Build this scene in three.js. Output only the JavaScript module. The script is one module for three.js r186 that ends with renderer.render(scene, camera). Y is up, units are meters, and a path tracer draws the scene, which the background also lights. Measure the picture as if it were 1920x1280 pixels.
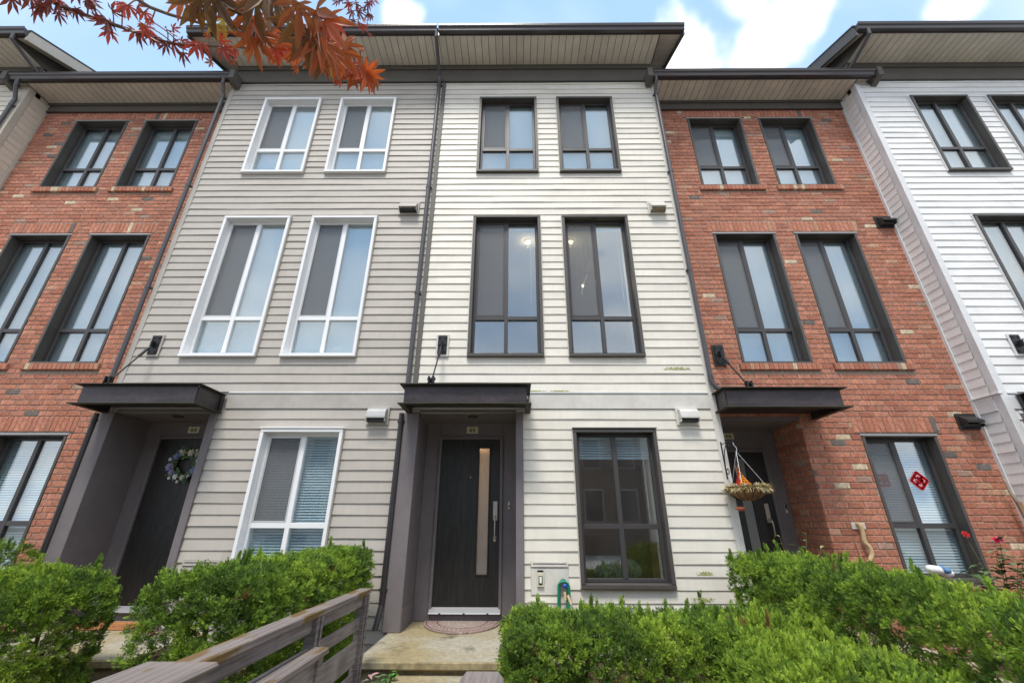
import * as THREE from 'three';
import { mergeGeometries } from 'three/addons/utils/BufferGeometryUtils.js';

// ---------------------------------------------------------------- camera, sky, sun, exposure
const EYE = 1.55;                       // eye height above the ground; heights below are written relative to the eye
const scene = new THREE.Scene();
const camera = new THREE.PerspectiveCamera(77.5, 1.5, 0.05, 400);
camera.rotation.order = 'YXZ';
camera.position.set(0, EYE, 6.47);
camera.rotation.set(23.4625 * Math.PI / 180, 0.4466 * Math.PI / 180, 0.1548 * Math.PI / 180);
scene.add(camera);

const renderer = new THREE.WebGLRenderer({ antialias: true });
renderer.toneMapping = THREE.LinearToneMapping;
renderer.toneMappingExposure = 1.45;
renderer.shadowMap.enabled = true;

// seeded random and lattice noise
let seed = 20240611;
const rnd = () => { seed = (seed + 0x6D2B79F5) | 0; let t = Math.imul(seed ^ (seed >>> 15), 1 | seed); t = (t + Math.imul(t ^ (t >>> 7), 61 | t)) ^ t; return ((t ^ (t >>> 14)) >>> 0) / 4294967296; };
const rr = (a, b) => a + (b - a) * rnd();
const hash3 = (x, y, z) => { let h = Math.imul(x | 0, 374761393) ^ Math.imul(y | 0, 668265263) ^ Math.imul(z | 0, 1274126177); h = Math.imul(h ^ (h >>> 13), 1274126177); return ((h ^ (h >>> 16)) >>> 0) / 4294967296; };
const sm = t => t * t * (3 - 2 * t), lerp = (a, b, t) => a + (b - a) * t, clamp = (v, a = 0, b = 1) => Math.min(b, Math.max(a, v));
function noise3(x, y, z, per = 0) {
  const X = Math.floor(x), Y = Math.floor(y), Z = Math.floor(z), u = sm(x - X), v = sm(y - Y), w = sm(z - Z);
  const m = n => per ? ((n % per) + per) % per : n;
  const h = (i, j, k) => hash3(m(X + i), m(Y + j), Z + k);
  return lerp(lerp(lerp(h(0, 0, 0), h(1, 0, 0), u), lerp(h(0, 1, 0), h(1, 1, 0), u), v), lerp(lerp(h(0, 0, 1), h(1, 0, 1), u), lerp(h(0, 1, 1), h(1, 1, 1), u), v), w);
}
function fbm(x, y, z, oct = 4, per = 0) { let s = 0, a = 0.5, n = 0; for (let i = 0; i < oct; i++) { s += a * noise3(x, y, z + 17 * i, per); n += a; x *= 2; y *= 2; z *= 2; per *= 2; a *= 0.5; } return s / n; }

{ // blue sky with broken white cloud all round
  const w = 1024, h = 512, d = new Float32Array(w * h * 4);
  const banks = [[0.335, 0.80, -0.495, 0.085], [0.425, 0.762, -0.49, 0.07], [0.284, 0.804, -0.522, 0.06], [0.37, 0.825, -0.43, 0.06], [0.47, 0.77, -0.43, 0.04], [-0.199, 0.85, -0.487, 0.036], [0.62, 0.69, -0.37, 0.035]];
  for (let j = 0; j < h; j++) for (let i = 0; i < w; i++) {
    const th = ((j + 0.5) / h - 0.5) * Math.PI, ph = ((i + 0.5) / w - 0.5) * 2 * Math.PI;
    const y = Math.sin(th), x = Math.cos(th) * Math.cos(ph), z = Math.cos(th) * Math.sin(ph);
    const up = Math.max(y, 0.0);
    let c;
    if (y > -0.02) {
      const q = 1 / (up + 0.18), n = fbm(x * q * 2.1 + 5, z * q * 2.1 + 9, 3.3, 6), n2 = fbm(x * 9 + 2, y * 9, z * 9 + 4, 5);
      let cov = 0.42 + 1.2 * (n - 0.5) * 2;   // a thin broken veil
      // the broken cloud seen in this part of the sky: clear on the left, a bank on the right
      const inView = clamp((-z - 0.28) / 0.12) * clamp((0.95 - y) / 0.06) * clamp((y - 0.5) / 0.1);
      let bank = -1; for (const [bx, by, bz, r] of banks) { const dd = Math.hypot(x - bx, y - by, z - bz) / r; bank = Math.max(bank, 1.0 - dd); }
      const wisp = fbm(x * 4 + 1, y * 4, z * 10, 4);
      cov = lerp(clamp(cov), clamp(sm(clamp((bank + 0.05 + (n2 - 0.5) * 3.4) * 1.1)) * 0.95 + clamp((wisp - 0.55) * 1.2) * 0.35), inView);
      const t = Math.pow(1 - up, 1.8);
      const blue = [lerp(0.32, 0.62, t), lerp(0.51, 0.76, t), lerp(0.80, 0.96, t)];
      const white = 1.2 + 0.4 * (n2 - 0.5);
      c = [lerp(blue[0], white, cov), lerp(blue[1], white * 0.99, cov), lerp(blue[2], white * 0.97, cov)];
    } else c = [0.25, 0.25, 0.24];
    const o = (j * w + i) * 4; d[o] = c[0]; d[o + 1] = c[1]; d[o + 2] = c[2]; d[o + 3] = 1;
  }
  const sky = new THREE.DataTexture(d, w, h, THREE.RGBAFormat, THREE.FloatType);
  sky.mapping = THREE.EquirectangularReflectionMapping; sky.magFilter = sky.minFilter = THREE.LinearFilter; sky.needsUpdate = true;
  scene.background = sky; scene.environment = sky;
}
const sun = new THREE.DirectionalLight(new THREE.Color(1.0, 0.95, 0.87), 2.3);
sun.position.set(-4, 39.5, 17.9); sun.target.position.set(0, 4, 0);
sun.castShadow = true; sun.shadow.radius = 28; sun.shadow.mapSize.set(2048, 2048);
Object.assign(sun.shadow.camera, { left: -24, right: 24, top: 24, bottom: -24, near: 1, far: 90 });
scene.add(sun, sun.target);

// ---------------------------------------------------------------- textures
function tex(size, fn, srgb = true, rep = 1) {
  const d = new Uint8Array(size * size * 4);
  for (let j = 0; j < size; j++) for (let i = 0; i < size; i++) {
    const c = fn(i / size, j / size), o = (j * size + i) * 4;
    for (let k = 0; k < 3; k++) d[o + k] = clamp(typeof c === 'number' ? c : c[k]) * 255; d[o + 3] = 255;
  }
  const t = new THREE.DataTexture(d, size, size); t.wrapS = t.wrapT = THREE.RepeatWrapping; t.magFilter = t.minFilter = THREE.LinearFilter;
  if (srgb) t.colorSpace = THREE.SRGBColorSpace; t.repeat.set(rep, rep); t.needsUpdate = true; return t;
}
const T = {
  siding: tex(512, (u, v) => { const f = fbm(u * 4, v * 24, 1, 4, 4), s = fbm(u * 48, v * 3, 2, 3, 48), b = fbm(u * 3, v * 3, 8, 4, 3); const k = 0.9 + 0.05 * f + 0.035 * (s - 0.5) + 0.1 * (b - 0.5); return [k + 0.01, k + 0.006, k - 0.004]; }, true, 0.42),
  sidingBump: tex(512, (u, v) => fbm(u * 5, v * 60, 4, 4, 5), false, 1.3),
  brick: tex(512, (u, v) => { const f = fbm(u * 40, v * 40, 1, 4, 40), b = fbm(u * 9, v * 9, 5, 3, 9); const k = 0.72 + 0.34 * f + 0.2 * (b - 0.5); const s = f > 0.68 ? 0.12 : 0; return [k, k * 0.97 + s * 0.4, k * 0.94 + s * 0.5]; }, true, 0.9),
  brickBump: tex(512, (u, v) => fbm(u * 60, v * 60, 11, 4, 60) * 0.7 + 0.3 * fbm(u * 14, v * 14, 3, 2, 14), false, 0.9),
  mortar: tex(256, (u, v) => 0.78 + 0.35 * (fbm(u * 50, v * 50, 7, 3, 50) - 0.5), true, 1.5),
  fine: tex(256, (u, v) => 0.93 + 0.06 * (fbm(u * 60, v * 60, 3, 3, 60) - 0.5) + 0.1 * (fbm(u * 5, v * 5, 9, 3, 5) - 0.5), true, 1.1),
  fineBump: tex(256, (u, v) => fbm(u * 64, v * 64, 5, 3, 64), false, 2),
  wood: tex(512, (u, v) => { const g = fbm(u * 3, v * 70, 2, 4, 3), p = fbm(u * 6, v * 10, 6, 4, 6); const k = 0.8 + 0.5 * (g - 0.5) + 0.4 * (p - 0.5); return [k + 0.02, k, k - 0.01]; }, true, 0.8),
  capWood: tex(512, (u, v) => { const g = fbm(u * 3, v * 70, 2, 4, 3), p = fbm(u * 5, v * 22, 16, 5, 5); const k = 0.75 + 0.35 * (g - 0.5); const m = clamp((p - 0.5) * 7); return [lerp(k, k * 0.86, m), lerp(k * 0.98, k * 0.72, m), lerp(k * 0.98, k * 0.45, m)]; }, true, 0.9),
  woodBump: tex(512, (u, v) => fbm(u * 3, v * 80, 2, 4, 3), false, 0.8),
  concrete: tex(512, (u, v) => { const f = fbm(u * 60, v * 60, 2, 4, 60), p = fbm(u * 3, v * 3, 6, 5, 3), q = fbm(u * 7, v * 7, 26, 4, 7); const k = 0.82 + 0.22 * (f - 0.5), m = clamp((p - 0.4) * 4), s = clamp((q - 0.6) * 6) * 0.3; return [k * lerp(1, 0.94, m) * (1 - s), k * lerp(0.98, 0.88, m) * (1 - s), k * lerp(0.93, 0.72, m) * (1 - s)]; }, true, 0.55),
  mulch: tex(256, (u, v) => { const f = fbm(u * 30, v * 30, 2, 4, 30); return [0.42 * f + 0.15, 0.33 * f + 0.11, 0.25 * f + 0.08]; }, true, 0.9),
  doorGrain: tex(256, (u, v) => 0.75 + 0.5 * (fbm(u * 40, v * 4, 5, 4, 40) - 0.5), true, 0.9),
  steel: tex(512, (u, v) => { const f = fbm(u * 5, v * 12, 2, 5, 5), g = fbm(u * 50, v * 50, 3, 2, 50); const k = 0.75 + 0.4 * (f - 0.5) + 0.15 * (g - 0.5); return [k * 1.0, k * 0.96, k * 0.97 + 0.03 * f]; }, true, 0.6),
};
const lin = (r, g, b) => new THREE.Color().setRGB(r, g, b);
const std = (c, o = {}) => new THREE.MeshStandardMaterial({ color: lin(...c), roughness: 0.7, ...o });
const M = {};
const sidingMats = c => [1, 0.972, 1.018].map((k, i) => { const map = T.siding.clone(); map.offset.set(0.31 * i, 0.47 * i); map.needsUpdate = true; return std(c.map(v => v * k), { map, bumpMap: T.sidingBump, bumpScale: 0.0003, roughness: 0.55 }); });
M.cream = sidingMats([0.81, 0.77, 0.695]); M.taupe = sidingMats([0.52, 0.48, 0.435]); M.white = sidingMats([0.90, 0.90, 0.90]); M.creamOld = sidingMats([0.76, 0.70, 0.60]);
M.creamTrim = std([0.73, 0.70, 0.64], { map: T.fine, roughness: 0.5 }); M.taupeTrim = std([0.50, 0.462, 0.415], { map: T.fine, roughness: 0.5 });
M.whiteTrim = std([0.80, 0.80, 0.80], { map: T.fine, roughness: 0.45 }); M.creamOldTrim = std([0.62, 0.57, 0.48], { map: T.fine, roughness: 0.5 });
M.whiteFrame = std([0.82, 0.82, 0.82], { roughness: 0.35 });
M.darkCasing = std([0.085, 0.076, 0.068], { map: T.fine, roughness: 0.5 }); M.darkFrame = std([0.055, 0.05, 0.05], { roughness: 0.4 });
M.frieze = std([0.125, 0.115, 0.1], { map: T.fine, roughness: 0.6 });
M.soffit = [1, 0.94, 1.05].map(k => std([0.76 * k, 0.69 * k, 0.585 * k], { map: T.fine, roughness: 0.55 }));
M.gutter = std([0.055, 0.045, 0.045], { roughness: 0.28, metalness: 0.1 });
M.spout = std([0.075, 0.07, 0.075], { roughness: 0.35, metalness: 0.1 }); M.blackSpout = std([0.03, 0.026, 0.028], { roughness: 0.35 });
M.shingle = std([0.06, 0.055, 0.05], { map: T.mortar, roughness: 0.95 });
M.steel = std([0.085, 0.073, 0.072], { map: T.steel, roughness: 0.42, metalness: 0.25 });
M.steelEdge = std([0.07, 0.075, 0.045], { map: T.steel, roughness: 0.7 });
M.porch = std([0.20, 0.175, 0.18], { map: T.fine, bumpMap: T.fineBump, bumpScale: 0.0006, roughness: 0.75 });
M.door = std([0.034, 0.03, 0.027], { map: T.doorGrain, bumpMap: T.doorGrain, bumpScale: 0.0008, roughness: 0.5 });
M.aluminium = std([0.62, 0.62, 0.63], { roughness: 0.38, metalness: 0.5 }); M.nickel = std([0.55, 0.5, 0.43], { roughness: 0.35, metalness: 0.85 });
M.hoodGrey = std([0.5, 0.5, 0.5], { map: T.fine, roughness: 0.5 }); M.hoodPale = std([0.66, 0.64, 0.6], { map: T.fine, roughness: 0.5 }); M.tan = std([0.42, 0.33, 0.22], { map: T.wood, roughness: 0.8 }); M.black = std([0.02, 0.02, 0.02], { roughness: 0.5 }); M.iron = std([0.025, 0.025, 0.026], { roughness: 0.45, metalness: 0.5 });
M.plate = std([0.6, 0.57, 0.44], { roughness: 0.5 });
M.paint = std([0.62, 0.6, 0.57], { roughness: 0.9 }); M.floorWood = std([0.3, 0.2, 0.12], { map: T.wood, roughness: 0.5 }); M.greyPaint = std([0.33, 0.32, 0.3], { roughness: 0.9 });
M.blind = std([0.84, 0.86, 0.87], { roughness: 0.6 });
M.glass = new THREE.MeshPhysicalMaterial({ color: lin(0.86, 0.93, 0.955), roughness: 0.02, transmission: 1, thickness: 0, ior: 2.5 });
M.frosted = new THREE.MeshPhysicalMaterial({ color: lin(0.75, 0.75, 0.74), roughness: 0.55, transmission: 0.8, thickness: 0, ior: 1.5 });
M.screen = new THREE.MeshStandardMaterial({ color: lin(0.19, 0.19, 0.195), roughness: 0.8, transparent: true, opacity: 0.4 });
M.concrete = std([0.58, 0.55, 0.48], { map: T.concrete, bumpMap: T.fineBump, bumpScale: 0.001, roughness: 0.9 });
M.mulch = std([0.5, 0.45, 0.4], { map: T.mulch, bumpMap: T.mulch, bumpScale: 0.02, roughness: 1 });
M.fence = std([0.29, 0.265, 0.265], { map: T.wood, bumpMap: T.woodBump, bumpScale: 0.001, roughness: 0.75 });
M.fenceCap = std([0.36, 0.32, 0.30], { map: T.capWood, bumpMap: T.woodBump, bumpScale: 0.0015, roughness: 0.85 });
M.mortar = std([0.60, 0.48, 0.375], { map: T.mortar, roughness: 0.95 });
const brickColours = [[0.545, 0.225, 0.145], [0.485, 0.19, 0.125], [0.60, 0.265, 0.18], [0.53, 0.235, 0.165], [0.61, 0.345, 0.23], [0.73, 0.60, 0.44], [0.19, 0.165, 0.155], [0.46, 0.305, 0.245]];
M.brick = brickColours.map(c => std(c, { map: T.brick, bumpMap: T.brickBump, bumpScale: 0.002, roughness: 0.9 }));
M.brickRest = new THREE.MeshStandardMaterial({ vertexColors: true, map: T.brick, bumpMap: T.brickBump, bumpScale: 0.002, roughness: 0.9 });
function brickTone() { const t = rnd(); return t < 0.3 ? 0 : t < 0.56 ? 1 : t < 0.77 ? 2 : t < 0.935 ? 3 : t < 0.96 ? 4 : t < 0.974 ? 5 : t < 0.986 ? 6 : 7; }

// ---------------------------------------------------------------- geometry helpers
function soup(tris, uvs) { // flat triangles, optional uv; normals from the faces
  const g = new THREE.BufferGeometry(); g.setAttribute('position', new THREE.Float32BufferAttribute(tris, 3));
  g.computeVertexNormals();
  if (!uvs) { uvs = []; const n = g.attributes.normal; for (let i = 0; i < tris.length / 3; i++) { const x = tris[3 * i], y = tris[3 * i + 1], z = tris[3 * i + 2], a = Math.abs(n.getX(i)), b = Math.abs(n.getY(i)), c = Math.abs(n.getZ(i)); if (a >= b && a >= c) uvs.push(z, y); else if (b >= c) uvs.push(z, x); else uvs.push(x, y); } }
  g.setAttribute('uv', new THREE.Float32BufferAttribute(uvs, 2)); return g;
}
function box(x0, x1, y0, y1, z0, z1, b = 0) { // box, edges chamfered by b
  if (x0 > x1) [x0, x1] = [x1, x0]; if (y0 > y1) [y0, y1] = [y1, y0]; if (z0 > z1) [z0, z1] = [z1, z0];
  b = Math.min(b, (x1 - x0) * 0.45, (y1 - y0) * 0.45, (z1 - z0) * 0.45);
  const lo = [x0, y0, z0], hi = [x1, y1, z1], mid = lo.map((v, i) => (v + hi[i]) / 2), T3 = [];
  const P = (s, a) => [0, 1, 2].map(i => (s[i] > 0 ? hi[i] - (i === a ? 0 : b) : lo[i] + (i === a ? 0 : b)));
  const tri = (p, q, r) => { const n = [(q[1] - p[1]) * (r[2] - p[2]) - (q[2] - p[2]) * (r[1] - p[1]), (q[2] - p[2]) * (r[0] - p[0]) - (q[0] - p[0]) * (r[2] - p[2]), (q[0] - p[0]) * (r[1] - p[1]) - (q[1] - p[1]) * (r[0] - p[0])]; const c = [0, 1, 2].reduce((s, i) => s + n[i] * ((p[i] + q[i] + r[i]) / 3 - mid[i]), 0); if (c >= 0) T3.push(...p, ...q, ...r); else T3.push(...p, ...r, ...q); };
  for (let a = 0; a < 3; a++) for (const s of [-1, 1]) { const u = (a + 1) % 3, v = (a + 2) % 3, k = (i, j) => { const q = [0, 0, 0]; q[a] = s; q[u] = i; q[v] = j; return P(q, a); }; tri(k(-1, -1), k(1, -1), k(1, 1)); tri(k(-1, -1), k(1, 1), k(-1, 1)); }
  if (b > 0) {
    for (let c = 0; c < 3; c++) { const a = (c + 1) % 3, d = (c + 2) % 3; for (const s of [-1, 1]) for (const t of [-1, 1]) { const k = (e, ax) => { const q = [0, 0, 0]; q[a] = s; q[d] = t; q[c] = e; return P(q, ax); }; tri(k(-1, a), k(1, a), k(1, d)); tri(k(-1, a), k(1, d), k(-1, d)); } }
    for (const s of [-1, 1]) for (const t of [-1, 1]) for (const e of [-1, 1]) tri(P([s, t, e], 0), P([s, t, e], 1), P([s, t, e], 2));
  }
  return soup(T3);
}
const flat = g => { const h = g.index ? g.toNonIndexed() : g; for (const k of Object.keys(h.attributes)) if (!['position', 'normal', 'uv'].includes(k)) h.deleteAttribute(k); return h; };
const merge = l => l.length === 1 ? l[0] : mergeGeometries(l.map(flat));
function extrudeX(profile, x0, x1) { // closed profile of [z, y] pulled along x
  const s = new THREE.Shape(profile.map(([z, y]) => new THREE.Vector2(z, y)));
  const g = flat(new THREE.ExtrudeGeometry(s, { depth: x1 - x0, bevelEnabled: false })); g.rotateY(-Math.PI / 2); g.translate(x1, 0, 0); // z -> -x, x -> z
  g.computeVertexNormals(); return g;
}
function prismX(profile, x0, x1) { // same, convex profile, explicit faces (normals outwards)
  const n = profile.length, t = [], cy = profile.reduce((s, p) => s + p[1], 0) / n, cz = profile.reduce((s, p) => s + p[0], 0) / n;
  const tri = (p, q, r, o) => { const e = new THREE.Vector3(...q).sub(new THREE.Vector3(...p)), f = new THREE.Vector3(...r).sub(new THREE.Vector3(...p)), c = new THREE.Vector3().crossVectors(e, f); if (c.dot(o) >= 0) t.push(...p, ...q, ...r); else t.push(...p, ...r, ...q); };
  for (let i = 0; i < n; i++) { const [za, ya] = profile[i], [zb, yb] = profile[(i + 1) % n]; const o = new THREE.Vector3(0, (ya + yb) / 2 - cy, (za + zb) / 2 - cz); const dz = zb - za, dy = yb - ya; const nn = new THREE.Vector3(0, dz, -dy); if (nn.dot(o) < 0) nn.negate(); tri([x0, ya, za], [x1, ya, za], [x1, yb, zb], nn); tri([x0, ya, za], [x1, yb, zb], [x0, yb, zb], nn); }
  for (const [x, s] of [[x0, -1], [x1, 1]]) for (let i = 1; i < n - 1; i++) tri([x, profile[0][1], profile[0][0]], [x, profile[i][1], profile[i][0]], [x, profile[i + 1][1], profile[i + 1][0]], new THREE.Vector3(s, 0, 0));
  return soup(t);
}
function tube(pts, r, seg = 10, div = 6, closed = false, taper = null) {
  const c = new THREE.CatmullRomCurve3(pts.map(p => new THREE.Vector3(...p)), closed, 'centripetal');
  const n = Math.max(2, div * (pts.length - 1)), g = new THREE.TubeGeometry(c, n, r, seg, closed);
  if (taper) { const p = g.attributes.position; for (let i = 0; i <= n; i++) { const o = c.getPointAt(i / n), k = lerp(1, taper, i / n); for (let j = 0; j <= seg; j++) { const q = i * (seg + 1) + j; p.setXYZ(q, o.x + (p.getX(q) - o.x) * k, o.y + (p.getY(q) - o.y) * k, o.z + (p.getZ(q) - o.z) * k); } } }
  return flat(g);
}
function bars(pts, r, seg = 10) { // straight runs with round joints, for pipes with sharp elbows
  const out = [], up = new THREE.Vector3(0, 1, 0);
  for (let i = 0; i < pts.length - 1; i++) { const a = new THREE.Vector3(...pts[i]), b = new THREE.Vector3(...pts[i + 1]), d = b.clone().sub(a), l = d.length(); const g = new THREE.CylinderGeometry(r, r, l, seg, 1); g.applyQuaternion(new THREE.Quaternion().setFromUnitVectors(up, d.normalize())); g.translate(...a.add(b).multiplyScalar(0.5).toArray()); out.push(flat(g)); if (i) { const s = new THREE.SphereGeometry(r, seg, 6); s.translate(...pts[i]); out.push(flat(s)); } }
  return merge(out);
}
const ball = (x, y, z, r, sx = 1, sy = 1, sz = 1, n = 10) => { const g = new THREE.SphereGeometry(r, n, Math.max(5, n * 0.7 | 0)); g.scale(sx, sy, sz); g.translate(x, y, z); return flat(g); };

// ---------------------------------------------------------------- objects
const taken = new Map(), OFF = new Map();
function numbered(n) { const k = taken.get(n) || 0; taken.set(n, k + 1); return k ? `${n}_${String(k).padStart(3, '0')}` : n; }
function thing(name, label, category, [x, y, z], group) { // y relative to the eye
  const o = new THREE.Group(); o.name = numbered(name); o.position.set(x, y + EYE, z); o.userData = { label, category }; if (group) o.userData.group = group;
  OFF.set(o, [x, y, z]); scene.add(o); return o;
}
function sub(name, parent, label) { const g = new THREE.Group(); g.name = name; if (label) g.userData.label = label; OFF.set(g, OFF.get(parent)); parent.add(g); return g; }
function part(name, geo, mat, parent, label) { // geometry in the coordinates of the place
  const g = merge(Array.isArray(geo) ? geo : [geo]).clone(), [x, y, z] = OFF.get(parent); g.translate(-x, -y, -z);
  const m = new THREE.Mesh(g, mat); m.name = name; m.castShadow = m.receiveShadow = true; if (label) m.userData.label = label; parent.add(m); OFF.set(m, OFF.get(parent)); return m;
}
function placed(name, geo, mat, parent, [x, y, z], scale) { // shared geometry
  const [ox, oy, oz] = OFF.get(parent), m = new THREE.Mesh(geo, mat); m.name = name; m.position.set(x - ox, y - oy, z - oz); if (scale) m.scale.set(...scale); m.castShadow = m.receiveShadow = true; parent.add(m); return m;
}
function structure(name, geo, mat, label) { const g = merge(Array.isArray(geo) ? geo : [geo]).clone(); g.translate(0, EYE, 0); const m = new THREE.Mesh(g, mat); m.name = numbered(name); m.userData = { kind: 'structure', label, category: name.replace(/_/g, ' ').split(' ').slice(-2).join(' ') }; m.castShadow = m.receiveShadow = true; scene.add(m); return m; }

// ---------------------------------------------------------------- ground
const GROUND = -EYE;
structure('ground', box(-120, 120, GROUND - 0.3, GROUND, -60, 120), std([0.42, 0.39, 0.34], { map: T.mortar, roughness: 1 }), 'pale gravelly ground around the row');
structure('planting_bed', [box(-14, -1.4, GROUND - 0.1, GROUND + 0.008, -0.2, 4.6), box(-0.1, 12, GROUND - 0.1, GROUND + 0.008, -0.2, 4.6)], M.mulch, 'brown bark mulch under the hedges');
structure('road', box(-60, 60, GROUND - 0.1, GROUND + 0.004, 8.2, 17), std([0.44, 0.42, 0.39], { map: T.mortar, roughness: 0.95 }), 'grey paved lane in front of the row');
structure('path', [box(-1.36, -0.12, GROUND - 0.1, GROUND + 0.02, 1.6, 8.2, 0.01), box(-60, 60, GROUND - 0.1, GROUND + 0.012, 6.9, 8.2, 0.01)], M.concrete, 'pale concrete walkway leading to the steps');

// ---------------------------------------------------------------- walls with openings
const zB = -0.43; // brick face; boarded faces stand at 0
function slabs(x0, x1, y0, y1, z0, z1, holes) {
  const xs = [...new Set([x0, x1, ...holes.flatMap(h => [h[0], h[1]])])].filter(v => v >= x0 && v <= x1).sort((a, b) => a - b), out = [];
  for (let i = 0; i < xs.length - 1; i++) { const a = xs[i], b = xs[i + 1], m = (a + b) / 2; let ys = [[y0, y1]]; for (const h of holes) if (m > h[0] && m < h[1]) ys = ys.flatMap(([p, q]) => [[p, Math.min(q, h[2])], [Math.max(p, h[3]), q]].filter(([r, s]) => s - r > 1e-4)); for (const [p, q] of ys) out.push(box(a, b, p, q, z0, z1)); }
  return merge(out);
}
const wob = (x, k) => 0.0022 * Math.sin(x * 1.7 + k * 2.1) + 0.0016 * Math.sin(x * 4.1 + k * 5.3);
function board(a, b, y0, y1, k, thick = 0.018) { // one lapped course, its lower edge standing proud
  const n = Math.max(1, Math.ceil((b - a) / 0.3)), t = [], uv = [];
  const q = (p, r, s, w, f) => { for (const v of [p, r, s, p, s, w]) { t.push(...v); uv.push(v[0] + k * 0.37, v[1] + f); } };
  for (let i = 0; i < n; i++) {
    const xa = lerp(a, b, i / n), xb = lerp(a, b, (i + 1) / n), wa = wob(xa, k), wb = wob(xb, k), za = thick + wa * 0.8, zb = thick + wb * 0.8;
    q([xa, y0 + wa, za], [xb, y0 + wb, zb], [xb, y1 + 0.006, 0.002], [xa, y1 + 0.006, 0.002], 0);
    q([xa, y0 + wa, -0.004], [xb, y0 + wb, -0.004], [xb, y0 + wb, zb], [xa, y0 + wa, za], 0.03);
  }
  return soup(t, uv);
}
function boarding(parent, mats, x0, x1, courses, holes, turn) {
  courses.forEach(([y0, y1], k) => {
    let segs = [[x0, x1, y0, y1]];
    for (const h of holes) segs = segs.flatMap(([a, b, p, q]) => {
      if (h[1] <= a || h[0] >= b || h[3] <= p + 0.004 || h[2] >= q - 0.004) return [[a, b, p, q]];
      const out = []; if (h[0] - a > 0.01) out.push([a, h[0], p, q]); if (b - h[1] > 0.01) out.push([h[1], b, p, q]);
      const l = Math.max(a, h[0]), r = Math.min(b, h[1]); if (h[2] - p > 0.015) out.push([l, r, p, h[2]]); if (q - h[3] > 0.015) out.push([l, r, h[3], q]); return out;
    });
    segs = segs.flatMap(([a, b, p, q]) => { if (turn || b - a < 1.9 || hash3(k, a * 10 | 0, 5) < 0.35) return [[a, b, p, q]]; const m = lerp(a, b, 0.2 + 0.6 * hash3(k * 3 + 1, (a * 7) | 0, 9)); return [[a, m, p, q], [m - 0.03, b, p, q, 0.0022]]; }); // butt joints lapped over each other
    for (const [a, b, p, q, proud] of segs) { let g = board(a, b, p, q, k); if (proud) g.translate(0, 0, proud); if (turn) g = turn(board(a, b, p, q, k, 0.011)); part('siding_board', g, mats[(k * 7 + (a * 3 | 0)) % 3 < 0 ? 0 : Math.abs(k * 7 + (a * 3 | 0)) % 3], parent); }
  });
}
const COURSES = []; { for (let k = 0; k < 48; k++) { const y = 1.938 + k * 0.152; if (y < 9.15) COURSES.push([y, Math.min(y + 0.152, 9.17)]); } for (let k = 0; k < 21; k++) COURSES.push([1.656 - (k + 1) * 0.1515, 1.656 - k * 0.1515]); }

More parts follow.
